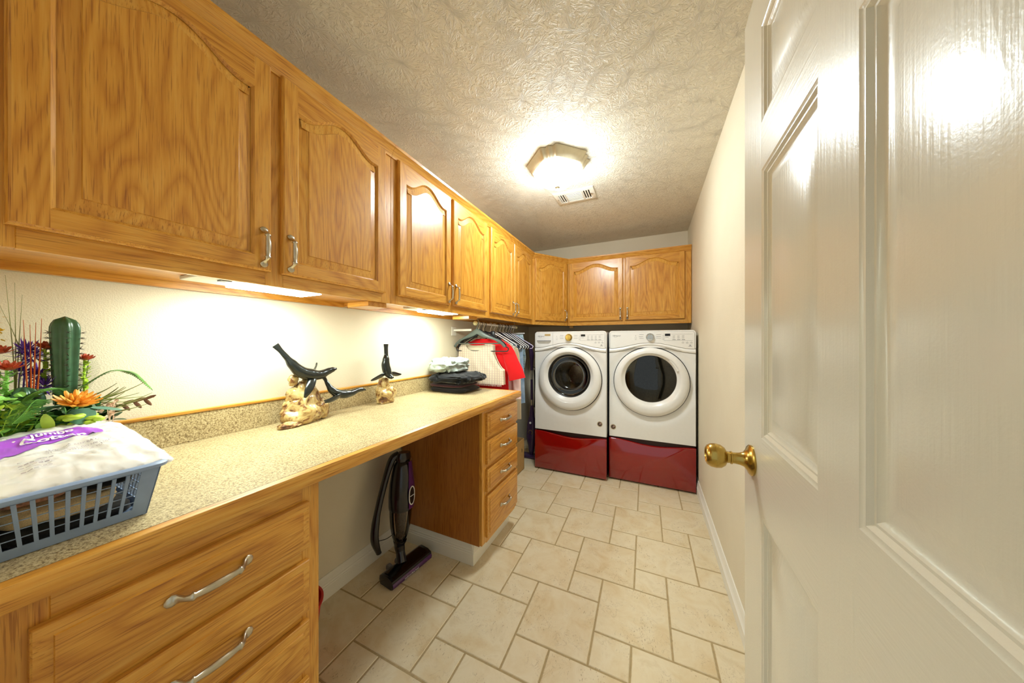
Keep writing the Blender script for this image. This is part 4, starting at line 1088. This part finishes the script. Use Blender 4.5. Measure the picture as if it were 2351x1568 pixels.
# ferns
for path in ([(-1.24, .165, 1.11), (-1.20, .145, 1.125), (-1.15, .125, 1.105), (-1.12, .11, 1.09)], [(-1.26, .20, 1.13), (-1.25, .25, 1.175), (-1.26, .29, 1.165), (-1.26, .325, 1.115)], [(-1.32, .215, 1.11), (-1.33, .23, 1.165), (-1.34, .235, 1.215)], [(-1.27, .20, 1.12), (-1.23, .17, 1.145), (-1.22, .14, 1.135), (-1.21, .115, 1.10)]):
    m = MB(); fern(m, path, .024); m.build('fern_frond', g_md, fa, angle=70)
# broad blue-green leaves
for p, d, ln, w in (((-1.215, .185, 1.105), (.5, -.75, .05), .05, .023), ((-1.195, .20, 1.095), (.55, -.1, -.25), .055, .02), ((-1.20, .215, 1.095), (.3, .7, -.15), .045, .018), ((-1.19, .175, 1.07), (.7, -.2, -.3), .04, .018)):
    m = MB(); leaf(m, p, d, (0, 0, 1), ln, w, .0012, n=10, tip=.5, curl=-.1); m.build('broad_leaf', g_bl, fa, angle=60)
m = MB(); r_ = random.Random(21)
for k in range(16):
    m.ball(Vector((-1.165+r_.uniform(-.02, .02), .195+r_.uniform(-.02, .025), 1.075+r_.uniform(-.008, .008))), .0065, 8, sc=(1, r_.uniform(1, 2.2), .9))
m.build('bead_succulent', g_yl, fa, angle=80)
m = MB(); r_ = random.Random(5)
for k in range(16):
    y = .235+r_.uniform(-.01, .02); p = Vector((-1.25+r_.uniform(-.02, .02), y, 1.09+r_.uniform(-.02, .03))); leaf(m, p, (r_.uniform(-.2, .5), 1, r_.uniform(-.25, .65)), (0, 0, 1), r_.uniform(.04, .075), .0045, .0018, curl=.15, tip=.6)
m.build('spiky_succulent', G('succulent_olive', (128, 136, 62)), fa, angle=70)
m = MB(); p = crom([(-1.25, .25, 1.085), (-1.25, .29, 1.09), (-1.25, .325, 1.098)], 6); m.tube(p, .002, 7)
for q_ in (3, 6, 9): leaf(m, p[q_], (0, .5, -.8), (1, 0, 0), .022, .0042, .003, tip=.5); leaf(m, p[q_], (.2, 1, .45), (1, 0, 0), .022, .0038, .003, tip=.5)
m.build('hanging_succulent', G('succulent_red', (120, 78, 52)), fa, angle=70)
filler('serrated_leaves', g_yl, (-1.19, .15, 1.05), (.03, .055, .01), 12, .035, .011, 14)
filler('blush_buds', f_pk, (-1.22, .245, 1.08), (.02, .02, .02), 30, .008, .004, 15)

# ------------------------------------------------------------------ folded clothes at the far end of the worktop
M_jean = fabric('black_denim', srgb(13, 13, 17), 500, .25); M_maroon = fabric('maroon_cloth', srgb(70, 34, 42), 500, .2); M_char = fabric('charcoal_cloth', srgb(36, 32, 34), 500, .2); M_mint = fabric('pale_mint_cloth', srgb(176, 186, 176), 500, .06)
gp = 'clothes piled on the worktop'
cloth_lump('folded_trousers', M_char, -1.395, -1.10, 1.60, 1.86, .9105, .938, 21, 'charcoal trousers folded flat, bottom of the pile on the worktop', 'clothing', gp, amp=.5, folds=260)
cloth_lump('folded_shirt', M_maroon, -1.40, -1.12, 1.60, 1.86, .9415, .966, 22, 'maroon garment folded under the black jeans on the worktop', 'clothing', gp, amp=.5, folds=220)
h = cloth_lump('folded_jeans', M_jean, -1.375, -1.06, 1.575, 1.87, .976, 1.03, 25, 'black jeans folded and crumpled, sticking out over the maroon garment', 'clothing', gp, amp=1.1, freq=4.2)
cloth_lump('crumpled_shirt', M_mint, -1.385, -1.20, 1.60, 1.84, 1.043, 1.122, 27, 'pale mint white shirt crumpled on top of the black jeans', 'clothing', gp, amp=1.3, freq=3.6)

# ------------------------------------------------------------------ clothes rod, hangers and hanging clothes
RX, RZ = -1.20, 1.392
th = thing('clothes_rod', 'white clothes rod with round end knob hanging under the oak wall cabinet', 'rod', (RX, 2.28, 1.38))
m = MB(); m.tube([(RX, 1.925, RZ), (RX, 2.66, RZ)], .0085, 16); m.build('pole', M_trim, th)
m = MB(); m.lathe([(.001, -.022), (.012, -.021), (.0175, -.012), (.0175, -.002), (.012, .004), (.009, .006)], (RX, 1.925, RZ), (0, 1, 0), 24); m.build('end_knob', plain('cream_plastic', srgb(226, 214, 160), .4), th); m = MB(); m.lathe([(.009, -.004), (.013, 0), (.013, .016), (.001, .018)], (RX, 2.66, RZ), (0, 1, 0), 20); m.build('end_knob', plain('cream_plastic', srgb(226, 214, 160), .4), th)
for y in (1.945, 2.62):
    m = MB(); m.tube(crom([(RX+.003, y, 1.446), (RX+.002, y, 1.425), (RX+.012, y, 1.41), (RX+.012, y, 1.385), (RX, y, 1.379), (RX-.012, y, 1.388)], 4), .002, 8); m.build('wire_hook', M_nick, th)
MB().box(XL+.001, XL+.008, 1.93, 1.99, 1.30, 1.37, .002).build('wall_plate', M_trim, th)
m = MB(); m.box(XL+.008, RX-.06, 1.952, 1.968, 1.335, 1.352, .002); m.build('bracket_arm', M_trim, th)
def hook_pts(y, rz=RZ, r=.0125, drop=.058, x=RX):
    pts = [(x-r-.001, y, rz-.004)]
    for k in range(9): a = math.pi-math.pi*1.15*k/8; pts.append((x+r*1.05*math.cos(a), y, rz+.001+r*math.sin(a)))
    return crom(pts+[(x+.006, y, rz-.024), (x, y, rz-.034), (x, y, rz-drop)], 3)
def hanger(y, mat, label, w=.21, drop=.115, r=.0042, bar=True, tilt=0, grp='plastic hangers on the rod', dx=0, name='clothes_hanger'):
    th = thing(name, label, 'hanger', (RX, y, RZ-.2), grp)
    m = MB(); m.tube(hook_pts(y), .0022, 8); m.build('hook', mat if mat not in (M_hgrey,) else M_nick, th)
    zt_ = RZ-.058; pts = [(RX, zt_, 0), (RX+.03, zt_-.010, 0), (RX+w-.03, zt_-drop+.012, 0), (RX+w, zt_-drop-.008, 0), (RX+w-.006, zt_-drop-.024, 0), (RX+w-.03, zt_-drop-.030, 0), (RX, zt_-drop-.030, 0)]
    pts = pts+[(2*RX-x, z, 0) for x, z, _ in pts[-2:0:-1]]
    m = MB(); m.tube([(x, y+tilt*(x-RX), z) for x, z, _ in crom(pts+[pts[0]], 4)[:-1]], r, 8, closed=True); m.build('frame', mat, th)
    return th
M_hgrey = plain('hanger_greygreen', srgb(92, 102, 96), .35); M_hwhite = plain('hanger_white', srgb(226, 224, 222), .35); M_hblack = plain('hanger_black', srgb(24, 24, 30), .3); M_hnavy = plain('hanger_navy', srgb(30, 34, 62), .3); M_hlav = plain('hanger_lavender', srgb(196, 188, 214), .35)
# wide shaped hangers in front
def wide_hanger(y, mat, label, zoff=0, tilt=0, w=.215, barm=None):
    th = thing('suit_hanger', label, 'hanger', (RX, y, RZ-.2), 'wide shaped hangers at the near end of the rod')
    m = MB(); m.tube(hook_pts(y), .0028, 8); m.build('hook', M_nick if barm else mat, th)
    m = MB(); pts = []; R = []
    for i in range(25):
        t = -1+2*i/24; a = abs(t); z = RZ-.060-.012*(1-math.exp(-(a*6)**2))-.078*a**1.05-.030*a**9+zoff*t; pts.append((RX+w*t, y+.03*a*a+tilt*t, z)); R.append((.006+.014*math.exp(-(a*2.2)**2)*1.0+.004*(a > .7), .0035+.004*a))
    m.tube(pts, R, 10, up=(0, 0, 1)); m.build('shoulders', mat, th)
    m = MB(); m.tube([(RX-w*.82, y+.02-tilt*.8, RZ-.155-zoff*.8), (RX+w*.82, y+.02+tilt*.8, RZ-.155+zoff*.8)], .0034, 8); m.build('bar', barm or mat, th)
wide_hanger(1.938, M_hgrey, 'grey-green wide shouldered hanger, nearest on the clothes rod', 0, .0, .225)
wide_hanger(1.968, M_hblack, 'black wide shouldered hanger with brown bar behind the grey-green hanger', .006, -.006, .22, plain('bar_brown', srgb(110, 92, 62), .5))
hanger(2.004, plain('hanger_charcoal', srgb(62, 58, 56), .4), 'charcoal tubular hanger holding the tweed top', .235, .125, .0045)
# clip hanger with black clips
th = thing('clip_hanger', 'black hanger with large clips among the hooks at the near end of the rod', 'hanger', (RX, 2.034, 1.3), None)
m = MB(); m.tube(hook_pts(2.034), .0024, 8); m.build('hook', M_nick, th)
m = MB(); m.box(RX-.10, RX+.09, 2.030, 2.038, 1.315, 1.329, .003); m.build('bar', M_hblack, th)
for x in (-.09, .07): 
    m = MB(); m.box(RX+x, RX+x+.034, 2.025, 2.043, 1.283, 1.336, .006, 0, 2); m.build('clip', M_hblack, th)

def garment(name, rows, y, mat, label, cat, th_=.018, fold=.006, nf=9, seed=0, nseg=44, neck=None, group=None, flatten=.0, parent=None):
    """hanging cloth: stack of lens sections; rows (z, xl, xr)"""
    r_ = random.Random(seed); ph = r_.uniform(0, 6); mb = MB(); ls = []
    zz = [r[0] for r in rows]; n = 26; out = []
    for i in range(n):
        f = i*(len(rows)-1)/(n-1); k = min(int(f), len(rows)-2); t = f-k
        out.append([rows[k][j]*(1-t)+rows[k+1][j]*t for j in range(len(rows[0]))])
    z0_, z1_ = zz[0], zz[-1]
    for row in out:
        z, xl, xr = row[:3]; T = row[3] if len(row) > 3 else th_; g = (z1_-z)/(z1_-z0_+1e-6) if z1_ > z0_ else 0
        cx, hw = (xl+xr)/2, (xr-xl)/2; l = []
        for k in range(nseg):
            a = 2*math.pi*k/nseg; c, s = math.cos(a), math.sin(a)
            w = fold*(1-abs(c)**6)*(g**.7)*(math.sin(c*nf+ph+g*1.3)+.5*noise.noise(Vector((c*4, z*9, seed))))
            l.append((cx+hw*c, y+T*math.copysign(abs(s)**.7, s)*(.5+.5*(1-abs(c)**3))+w, z+.004*math.sin(c*7+ph)*(1 if row is out[0] else 0)))
        ls.append(l)
    mb.loops(ls, 0, cap0=True, cap1=True)
    h = mb.build(name, mat, parent, angle=80)
    if label: tag(h, label, cat, group)
    return h
def tweed_mat():
    m, nt, b = nmat('tweed'); setp(b, rough=.9, spec=.2)
    P = N(nt, 'ShaderNodeNewGeometry').outputs['Position']; s = N(nt, 'ShaderNodeSeparateXYZ'); L(nt, P, s.inputs[0])
    w = lambda v, k: math_(nt, 'POWER', math_(nt, 'ABSOLUTE', math_(nt, 'SINE', math_(nt, 'MULTIPLY', v, k))), 6.0)
    g = math_(nt, 'MAXIMUM', w(s.outputs[0], 150), math_(nt, 'MULTIPLY', w(s.outputs[2], 170), .7))
    f = math_(nt, 'ADD', math_(nt, 'MULTIPLY', g, .6), math_(nt, 'MULTIPLY', noi(nt, P, 500, 2), .5))
    L(nt, ramp(nt, f, [(.2, srgb(236, 220, 194)), (.5, srgb(229, 211, 188)), (.95, srgb(206, 176, 160))]), b.inputs['Base Color'])
    bump(nt, b, f, .4, .0012); return m
M_tweed = tweed_mat(); M_redc = fabric('red_cloth', srgb(226, 26, 30), 600, .04); M_lin = fabric('cream_lining', srgb(236, 218, 186), 600, .05); M_fr = fabric('fringe_mix', srgb(196, 172, 160), 300, .35)
def clothing(label, y, group=None, name='hanging_top'):
    return thing(name, label, 'clothing', (RX, y, .95), group)
# tweed sleeveless top
t = clothing('cream and pink tweed sleeveless top with fringed hem, hanging in front of the red shirt', 2.0, name='tweed_top')
yv = 1.992
def top_sheet(name, y, zneck, mat, thick=.002, dx=0, fold=.004, ztop=1.238):
    xl = lambda z: RX-.218+.012*max(0, (z-1.1)/.13)
    xr = lambda z: RX+.198-.004*(z-.92)/.1 if z < 1.04 else RX+.193-.085*min(1, (z-1.04)/.12)**.6
    nu, nv = 60, 40; mb = MB(); sh = []
    for off in (0, thick):
        g_ = []
        for i in range(nu+1):
            u = i/nu; s_ = 2*u-1
            a = abs(s_+.02); zt_ = ztop-.012*max(0, (a-.62)/.38) if a > .60 else zneck+(ztop-zneck)*(a/.60)**3.2
            colv = []
            for j in range(nv+1):
                z = .924+(zt_-.924)*j/nv; x = xl(z)+(xr(z)-xl(z))*u
                f_ = fold*(1-j/nv)**.6*math.sin(u*26+z*5)+fold*.6*noise.noise(Vector((x*12, z*10, 5)))
                colv.append(mb.v((x, y+off+f_+.012*s_*s_, z)))
            g_.append(colv)
        sh.append(g_)
    A_, B_ = sh
    for i in range(nu):
        for j in range(nv): mb.face([A_[i][j], A_[i+1][j], A_[i+1][j+1], A_[i][j+1]]); mb.face([B_[i][j], B_[i][j+1], B_[i+1][j+1], B_[i+1][j]])
        mb.face([A_[i][0], B_[i][0], B_[i+1][0], A_[i+1][0]]); mb.face([A_[i][nv], A_[i+1][nv], B_[i+1][nv], B_[i][nv]])
    for j in range(nv): mb.face([A_[0][j], A_[0][j+1], B_[0][j+1], B_[0][j]]); mb.face([A_[nu][j], B_[nu][j], B_[nu][j+1], A_[nu][j+1]])
    return mb.build(name, mat, t, angle=80)
top_sheet('front', yv, 1.178, M_tweed)
top_sheet('back_lining', 2.018, 1.222, M_lin)
m = MB(); r_ = random.Random(8)
for k in range(90):
    x = RX-.222+.415*k/90; m.tube([(x, yv-.012+r_.uniform(-.003, .003), .928), (x+r_.uniform(-.003, .003), yv-.014, .9125)], .0012, 4)
m.build('fringe', M_fr, t, smooth=False)
# red short sleeved shirt
t = clothing('bright red short-sleeved shirt hanging behind the tweed top', 2.06, name='red_shirt'); yr = 2.062
garment('torso', [(.80, RX-.20, RX+.215), (1.0, RX-.195, RX+.205), (1.1, RX-.19, RX+.20), (1.2, RX-.185, RX+.19), (1.245, RX-.15, RX+.14), (1.275, RX-.08, RX+.07)], yr, M_redc, None, None, .02, .006, 6, 9, parent=t)
def sleeve(pts, radii, name, mat, parent, up=(0, 1, 0)):
    mb = MB(); p = crom(pts, 5); mb.tube(p, lerpl(radii, len(p)), 18, up=up); return mb.build(name, mat, parent, angle=70)
sleeve([(RX+.13, yr, 1.235), (RX+.20, yr, 1.18), (RX+.235, yr-.004, 1.10), (RX+.27, yr-.006, 1.02), (RX+.285, yr-.006, .965)], [(.018, .04), (.022, .05), (.024, .058), (.022, .066), (.02, .07)], 'sleeve', M_redc, t)
sleeve([(RX-.12, yr, 1.235), (RX-.165, yr, 1.17), (RX-.175, yr-.004, 1.10), (RX-.18, yr-.006, 1.04)], [(.018, .035), (.02, .04), (.02, .044), (.018, .048)], 'sleeve', M_redc, t)
hanger(2.06, M_hblack, 'black tubular hanger inside the red shirt', .20, .10)
# further garments
def shirt(y, mat, label, zb_, xr, name='hanging_blouse', sl=None, zt_=1.26, xl=-.2, seed=1):
    t = clothing(label, y, name=name)
    garment('torso', [(zb_, RX+xl, RX+xr), (1.0, RX+xl, RX+xr*.98), (1.15, RX-.19, RX+xr*.92), (1.20, RX-.18, RX+xr*.85), (zt_, RX-.09, RX+.06)], y, mat, None, None, .016, .007, 7, seed, parent=t)
    if sl: sleeve(sl, [(.012, .028), (.014, .034), (.014, .036), (.012, .034)], 'sleeve', mat, t)
    return t
M_pink = fabric('pale_pink_cloth', srgb(238, 204, 196), 600, .05); M_beige = fabric('beige_cloth', srgb(214, 196, 160), 600, .08); M_cream = fabric('cream_lace', srgb(232, 224, 208), 220, .18)
shirt(2.15, M_pink, 'pale pink blouse with long sleeve hanging behind the red shirt', .62, .225, sl=[(RX+.14, 2.146, 1.215), (RX+.20, 2.143, 1.14), (RX+.235, 2.14, 1.0), (RX+.25, 2.137, .80)], seed=12)
hanger(2.152, M_hwhite, 'white hanger inside the pale pink blouse', .20, .10)
shirt(2.215, M_cream, 'cream lace top hanging between the pink blouse and the beige top', .80, .215, seed=13, name='lace_top')
hanger(2.217, M_hwhite, 'white hanger inside the cream lace top', .205, .10)
shirt(2.275, M_beige, 'beige top hanging behind the cream lace top', .60, .225, seed=14, name='beige_top')
hanger(2.277, M_hblack, 'black hanger inside the beige top', .205, .10)
# jeans over a hanger
def denim_mat():
    m, nt, b = nmat('light_denim'); setp(b, rough=.85)
    P = N(nt, 'ShaderNodeNewGeometry').outputs['Position']
    f = math_(nt, 'ADD', math_(nt, 'MULTIPLY', noi(nt, P, 12, 3), .8), math_(nt, 'MULTIPLY', noi(nt, P, 700, 2), .3))
    L(nt, ramp(nt, f, [(.4, srgb(96, 124, 160)), (.7, srgb(170, 192, 214))]), b.inputs['Base Color']); return m
M_den = denim_mat()
t = clothing('light blue jeans folded over a hanger near the far end of the rod', 2.36, name='hanging_jeans')
garment('leg', [(.72, RX+.06, RX+.225), (1.0, RX+.05, RX+.215), (1.20, RX+.03, RX+.20)], 2.36, M_den, None, None, .014, .003, 4, 3, parent=t)
garment('leg', [(.68, RX-.14, RX+.05), (1.0, RX-.14, RX+.04), (1.20, RX-.12, RX+.02)], 2.365, fabric('navy_cloth', srgb(34, 40, 66), 600), None, None, .014, .003, 4, 5, parent=t)
# floral blue skirt on a white clip hanger
def floral():
    m, nt, b = nmat('blue_floral'); setp(b, rough=.85)
    P = N(nt, 'ShaderNodeNewGeometry').outputs['Position']
    L(nt, ramp(nt, noi(nt, P, 70, 3, .6, 1), [(.42, srgb(96, 132, 152)), (.5, srgb(200, 214, 216)), (.6, srgb(140, 170, 184))]), b.inputs['Base Color']); return m
t = clothing('pale blue patterned skirt on the white clip hanger at the far end of the rod', 2.60, name='hanging_skirt')
garment('skirt', [(1.0, RX-.06, RX+.12), (1.1, RX-.05, RX+.135), (1.32, RX-.045, RX+.105)], 2.60, floral(), None, None, .012, .006, 7, 7, parent=t)
th = thing('clip_hanger', 'white clip hanger holding the pale blue patterned skirt', 'hanger', (RX+.03, 2.605, 1.3))
m = MB(); m.tube(hook_pts(2.60), .0025, 8); m.build('hook', M_hwhite, th); MB().box(RX-.06, RX+.12, 2.597, 2.604, 1.326, 1.336, .002).build('bar', M_hwhite, th)
# remaining empty hangers along the rod
wh = ['white plastic hanger among the empty hangers on the rod', 'black plastic hanger among the empty hangers on the rod', 'navy plastic hanger among the empty hangers on the rod', 'lavender plastic hanger, last of the empty hangers before the skirt']
protos = {}
lay = [(2.30, 'n', .195), (2.325, 'w', .20), (2.345, 'k', .205), (2.385, 'w', .21), (2.405, 'k', .215), (2.425, 'n', .205), (2.445, 'w', .21), (2.465, 'k', .215), (2.485, 'n', .22), (2.505, 'w', .215), (2.525, 'k', .21), (2.545, 'l', .225)]
for y, k, w in lay:
    if k not in protos:
        protos[k] = (hanger(y, {'n': M_hnavy, 'w': M_hwhite, 'k': M_hblack, 'l': M_hlav}[k], {'w': wh[0], 'k': wh[1], 'n': wh[2], 'l': wh[3]}[k], w, .115, grp={'w': 'empty white hangers', 'k': 'empty black hangers', 'n': 'empty navy hangers', 'l': None}[k]), y)
    else:
        src, y0_ = protos[k]; c = src.ob.copy(); C.collection.objects.link(c); c.location = src.ob.location+Vector((0, y-y0_, 0)); c.rotation_euler = (0, 0, random.uniform(-.03, .03))
        for ch in src.ob.children: d = ch.copy(); C.collection.objects.link(d); d.parent = c

# ------------------------------------------------------------------ cardboard box and steam mop in the far corner
M_card = plain('cardboard', srgb(176, 140, 84), .85, .06, 30)
th = thing('cardboard_box', 'open brown cardboard box on the floor beside the washer', 'box', (-1.27, 2.55, 0))
m = MB(); m.box(-1.41, -1.125, 2.32, 2.70, .0005, .004)
for b_ in ((-1.41, -1.406, 2.32, 2.70), (-1.129, -1.125, 2.32, 2.70), (-1.41, -1.125, 2.32, 2.324), (-1.41, -1.125, 2.696, 2.70)): m.box(b_[0], b_[1], b_[2], b_[3], .0005, .30)
m.build('box_walls', M_card, th)
MB().box(-1.1252, -1.1244, 2.635, 2.645, .18, .215).build('tape_mark', M_blk, th)
th = thing('storage_tub', 'small white plastic tub with purple contents inside the cardboard box', 'tub', (-1.22, 2.44, .18))
m = MB(); q = lambda i, z: rrect(-1.34-i, -1.15+i, 2.34-i+.004, 2.52+i, .03, z)
m.loops([q(-.02, .181), q(-.008, .32), q(.003, .322), q(.004, .330), q(-.004, .332), q(-.01, .322), q(-.024, .186)], cap0=True, cap1=True); m.build('tub_body', M_hwhite, th)
MB().box(-1.32, -1.17, 2.36, 2.50, .19, .335, .02, 0, 3).build('purple_pack', plain('purple_pack', srgb(130, 60, 130), .5), th)
MB().box(-1.40, -1.14, 2.33, 2.69, .0045, .178, .004).build('folded_cloth', M_beige).ob['x'] = 1
o = [x for x in bpy.data.objects if x.get('x') == 1][0]; del o['x']; o['label'] = 'beige linen bundle at the bottom of the cardboard box under the tub'; o['category'] = 'clothing'
M_aub = plain('aubergine_plastic', srgb(62, 40, 74), .3)
th = thing('steam_mop', 'purple upright steam mop leaning in the corner between the box and washer', 'mop', (-1.16, 2.98, 0))
sx, sy = -1.165, 3.0
m = MB(); m.box(sx-.11, sx+.10, sy-.06, sy+.05, .0005, .03, .008, 0, 2); m.build('foot', M_aub, th)
m = MB(); p = crom([(sx, sy, .03), (sx, sy, .10), (sx, sy, .22), (sx+.002, sy+.005, .34), (sx, sy+.01, .46), (sx, sy+.012, .56)], 5)
m.tube(p, lerpl([(.02, .02), (.034, .03), (.058, .042), (.055, .04), (.028, .024), (.016, .016)], len(p)), 22, up=(1, 0, 0)); bd = m.build('body', M_aub, th)
m = MB(); m.lathe([(.026, 0), (.026, .004), (.001, .005)], (sx+.002, sy-.034, .28), (0, -1, .05), 24); m.build('silver_ring', M_nick, bd); m = MB(); m.lathe([(.016, .005), (.014, .009), (.001, .009)], (sx+.002, sy-.034, .28), (0, -1, .05), 20); m.build('button', M_aub, bd)
m = MB(); m.lathe([(.012, .001), (.012, .004), (.001, .005)], (sx+.002, sy-.036, .38), (0, -1, .05), 20); m.build('badge', M_hwhite, bd)
m = MB(); m.tube([(sx, sy+.01, .54), (sx-.005, sy+.02, 1.0)], .011, 14); m.build('tube', M_chr, th)
m = MB(); m.tube([(sx-.001, sy+.012, .62), (sx-.004, sy+.018, .84)], .0135, 14); m.tube(crom([(sx-.005, sy+.02, .94), (sx-.006, sy+.02, 1.02), (sx-.004, sy+.015, 1.10), (sx-.012, sy+.0, 1.18), (sx-.02, sy-.01, 1.24)], 5), lerpl([(.014, .014), (.018, .018), (.026, .022), (.022, .018), (.012, .012)], 21), 16); m.build('handle', M_aub, th)
m = MB()
for k in range(5):
    x = sx+.012+.006*k; m.tube(crom([(x+.014, sy+.005, .95), (x+.022, sy, .80), (x+.024, sy, .66), (x+.012, sy+.005, .54)], 6), .0035, 6)
m.tube(crom([(sx+.02, sy, .98), (sx+.06, sy-.02, .96), (sx+.05, sy-.02, .92), (sx+.03, sy-.01, .93)], 6), .004, 6); m.build('cord', M_blk, th)
# slim light trim board standing behind in the corner
# ------------------------------------------------------------------ red bucket and stick vacuum in the kneehole
M_redp = plain('red_plastic', srgb(196, 22, 28), .35)
th = thing('red_bucket', 'red plastic bucket mostly hidden behind the near drawer cabinet', 'bucket', (-1.262, .672, 0))
m = MB(); m.lathe([(.001, .001), (.078, .001), (.082, .01), (.105, .215), (.112, .218), (.112, .226), (.104, .226), (.10, .215), (.078, .012), (.001, .012)], (-1.262, .672, 0), seg=40); m.build('bucket_body', M_redp, th)
m = MB(); m.tube([(-1.262+.111*math.cos(a), .672+.111*math.sin(a)*.3-.02, .212+.0*a-.06*abs(math.sin(a))) for a in [math.pi*k/16 for k in range(17)]], .0025, 8); m.build('handle', M_nick, th)

M_vp = plain('vacuum_purple', srgb(78, 22, 92), .25, coat=.5); M_vb = plain('vacuum_black', srgb(22, 18, 22), .25, coat=.3)
M_cup = glassy('vacuum_cup', (.62, .56, .5))
th = thing('stick_vacuum', 'black and purple stick vacuum with clear dust cup standing under the worktop', 'vacuum', (-1.24, 1.235, 0))
vx = -1.26
# floor head
hx, hy = -1.205, 1.225
Uh, Vh = Vector((.10, 1, 0)).normalized(), Vector((1, -.10, 0)).normalized(); c0 = Vector((hx, hy, 0))
def hp(u, v, z): p = c0+Uh*u+Vh*v; return (p.x, p.y, z)
m = MB()
prof = [(-.05, .004), (.05, .004), (.053, .02), (.046, .04), (.02, .05), (-.03, .052), (-.052, .04), (-.056, .02)]
m.loops([[hp(u, v*s, .001+z*s2) for v, z in prof] for u, s, s2 in ((-.135, .8, .75), (-.131, 1, 1), (.131, 1, 1), (.135, .8, .75))], cap0=True, cap1=True)
hd = m.build('floor_head', M_vb, th, angle=40)
m = MB(); m.loops([[hp(u, .0465, .039), hp(u, .020, .0535), hp(u, -.028, .0555), hp(u, -.030, .053), hp(u, .021, .051), hp(u, .045, .038)] for u in (-.118, .112)], cap0=True, cap1=True); m.build('brush_window', glassy('smoked_window', (.35, .3, .3)), hd, angle=30)
m = MB(); m.loops([[hp(u, .0512, .006), hp(u, .0545, .02), hp(u, .050, .031), hp(u, .051, .006)] for u in (-.13, .13)], cap0=True, cap1=True); m.build('purple_bumper', M_vp, hd)
m = MB(); text_into(m, 'multi-surface head', .0125, (0, 0, 0), (1, 0, 0), (0, 1, 0), fn=lambda a, b: hp(-.06+a, .0545-.0003*0+.0008, .012+b)); m.build('head_lettering', M_prw, hd, smooth=False)
for u in (-.055, .0):
    m = MB(); m.lathe([(.001, 0), (.018, 0), (.021, .003), (.021, .016), (.018, .019), (.001, .019)], hp(u-.01, -.074, .0215), Uh, 22, 0); m.build('wheel', plain('wheel_grey', srgb(120, 116, 116), .5), hd)
# neck and body
m = MB(); p = crom([hp(-.02, -.02, .045), (vx+.01, 1.222, .085), (vx, 1.225, .12), (vx, 1.228, .15)], 5); m.tube(p, lerpl([(.028, .024), (.024, .022), (.028, .026), (.036, .034)], len(p)), 18); m.build('neck', M_vb, th)
ax = lambda z: (vx, 1.226+(z-.15)*.05, z)
m = MB(); zs_ = [.152, .18, .23, .28, .315, .33]; m.tube([ax(z) for z in zs_], [.032, .043, .053, .058, .060, .061], 28, up=(1, 0, 0)); m.build('dust_cup', M_cup, th, angle=60)
m = MB(); m.tube([ax(z) for z in (.158, .2, .26, .31)], [.012, .022, .03, .034], 18); m.ball((vx+.008, 1.222, .185), .022, 12, rough=.5); m.build('filter_and_dust', plain('dust_grey', srgb(110, 96, 84), .9, .3, 120), th)
m = MB(); zs_ = [.325, .34, .40, .46, .52, .565, .59]; m.tube([ax(z) for z in zs_], [(.063, .063), (.065, .066), (.067, .068), (.064, .065), (.056, .057), (.046, .048), (.028, .034)], 30, up=(1, 0, 0)); bd = m.build('motor_body', M_vb, th, angle=60)
m = MB(); ls = []
for i in range(15):
    z = .335+.25*i/14; R = .0705 if z < .44 else .0705-(z-.44)*.15; c = Vector(ax(z)); wv = .75-.25*abs(i/14-.4)
    a0 = math.radians(14); ls.append([c+Vector((R*math.cos(a), R*math.sin(a), 0)) for a in [a0+(k/8-.5)*2*wv+.25 for k in range(9)]])
m.loops(ls, close=False); m.build('purple_side_panel', M_vp, bd, angle=60)
m = MB(); c = Vector(ax(.405)); a = math.radians(4); 
nrm = Vector((math.cos(a), math.sin(a), 0)); tg = Vector((-math.sin(a), math.cos(a), 0)); cc = c+nrm*.0715
def ov(r1, r2, d, dz=0): return [cc+nrm*(d-.05*((r1*math.cos(t))**2)*12)+tg*(r1*math.cos(t))+Vector((0, 0, dz+r2*math.copysign(abs(math.sin(t))**.8, math.sin(t)))) for t in [2*math.pi*k/28 for k in range(28)]]
m.loops([ov(.024, .052, 0), ov(.0235, .0515, .002), ov(.0185, .046, .002), ov(.018, .0455, .001)], 0); 
m.loops([ov(.0185, .046, .0012), ov(.01, .03, .0014)], 1, cap1=True)
m.loops([[cc+nrm*.003+tg*x+Vector((0, 0, z)) for x, z in ((-.0145, -.002), (.0145, -.002), (.0145, .002), (-.0145, .002))], [cc+nrm*.001+tg*x+Vector((0, 0, z)) for x, z in ((-.0145, -.002), (.0145, -.002), (.0145, .002), (-.0145, .002))]], 0, cap0=True)
m.build('button_badge', [M_hwhite, M_vb], bd, angle=40)
m = MB(); p = [ax(.57), (vx, 1.252, .60), (vx, 1.256, .628)]; m.tube(p, [(.030, .034), (.036, .05), (.028, .042)], 20, up=(1, 0, 0)); m.build('top_joint', M_vb, th, angle=60)
# folded handle hanging behind
m = MB(); p = crom([(vx-.012, 1.232, .622), (vx-.03, 1.20, .60), (vx-.045, 1.168, .50), (vx-.055, 1.130, .36), (vx-.055, 1.110, .27), (vx-.052, 1.106, .20), (vx-.045, 1.125, .128)], 6)
m.tube(p, lerpl([(.022, .02), (.021, .019), (.018, .016), (.018, .016), (.022, .019), (.023, .019), (.016, .013)], len(p)), 16, up=(1, 0, 0)); m.build('folded_handle', M_vb, th, angle=60)
m = MB(); m.tube(crom([(vx-.05, 1.125, .19), (vx-.02, 1.15, .195), (vx-.01, 1.18, .20)], 5), .002, 6); m.build('cable', M_blk, th)
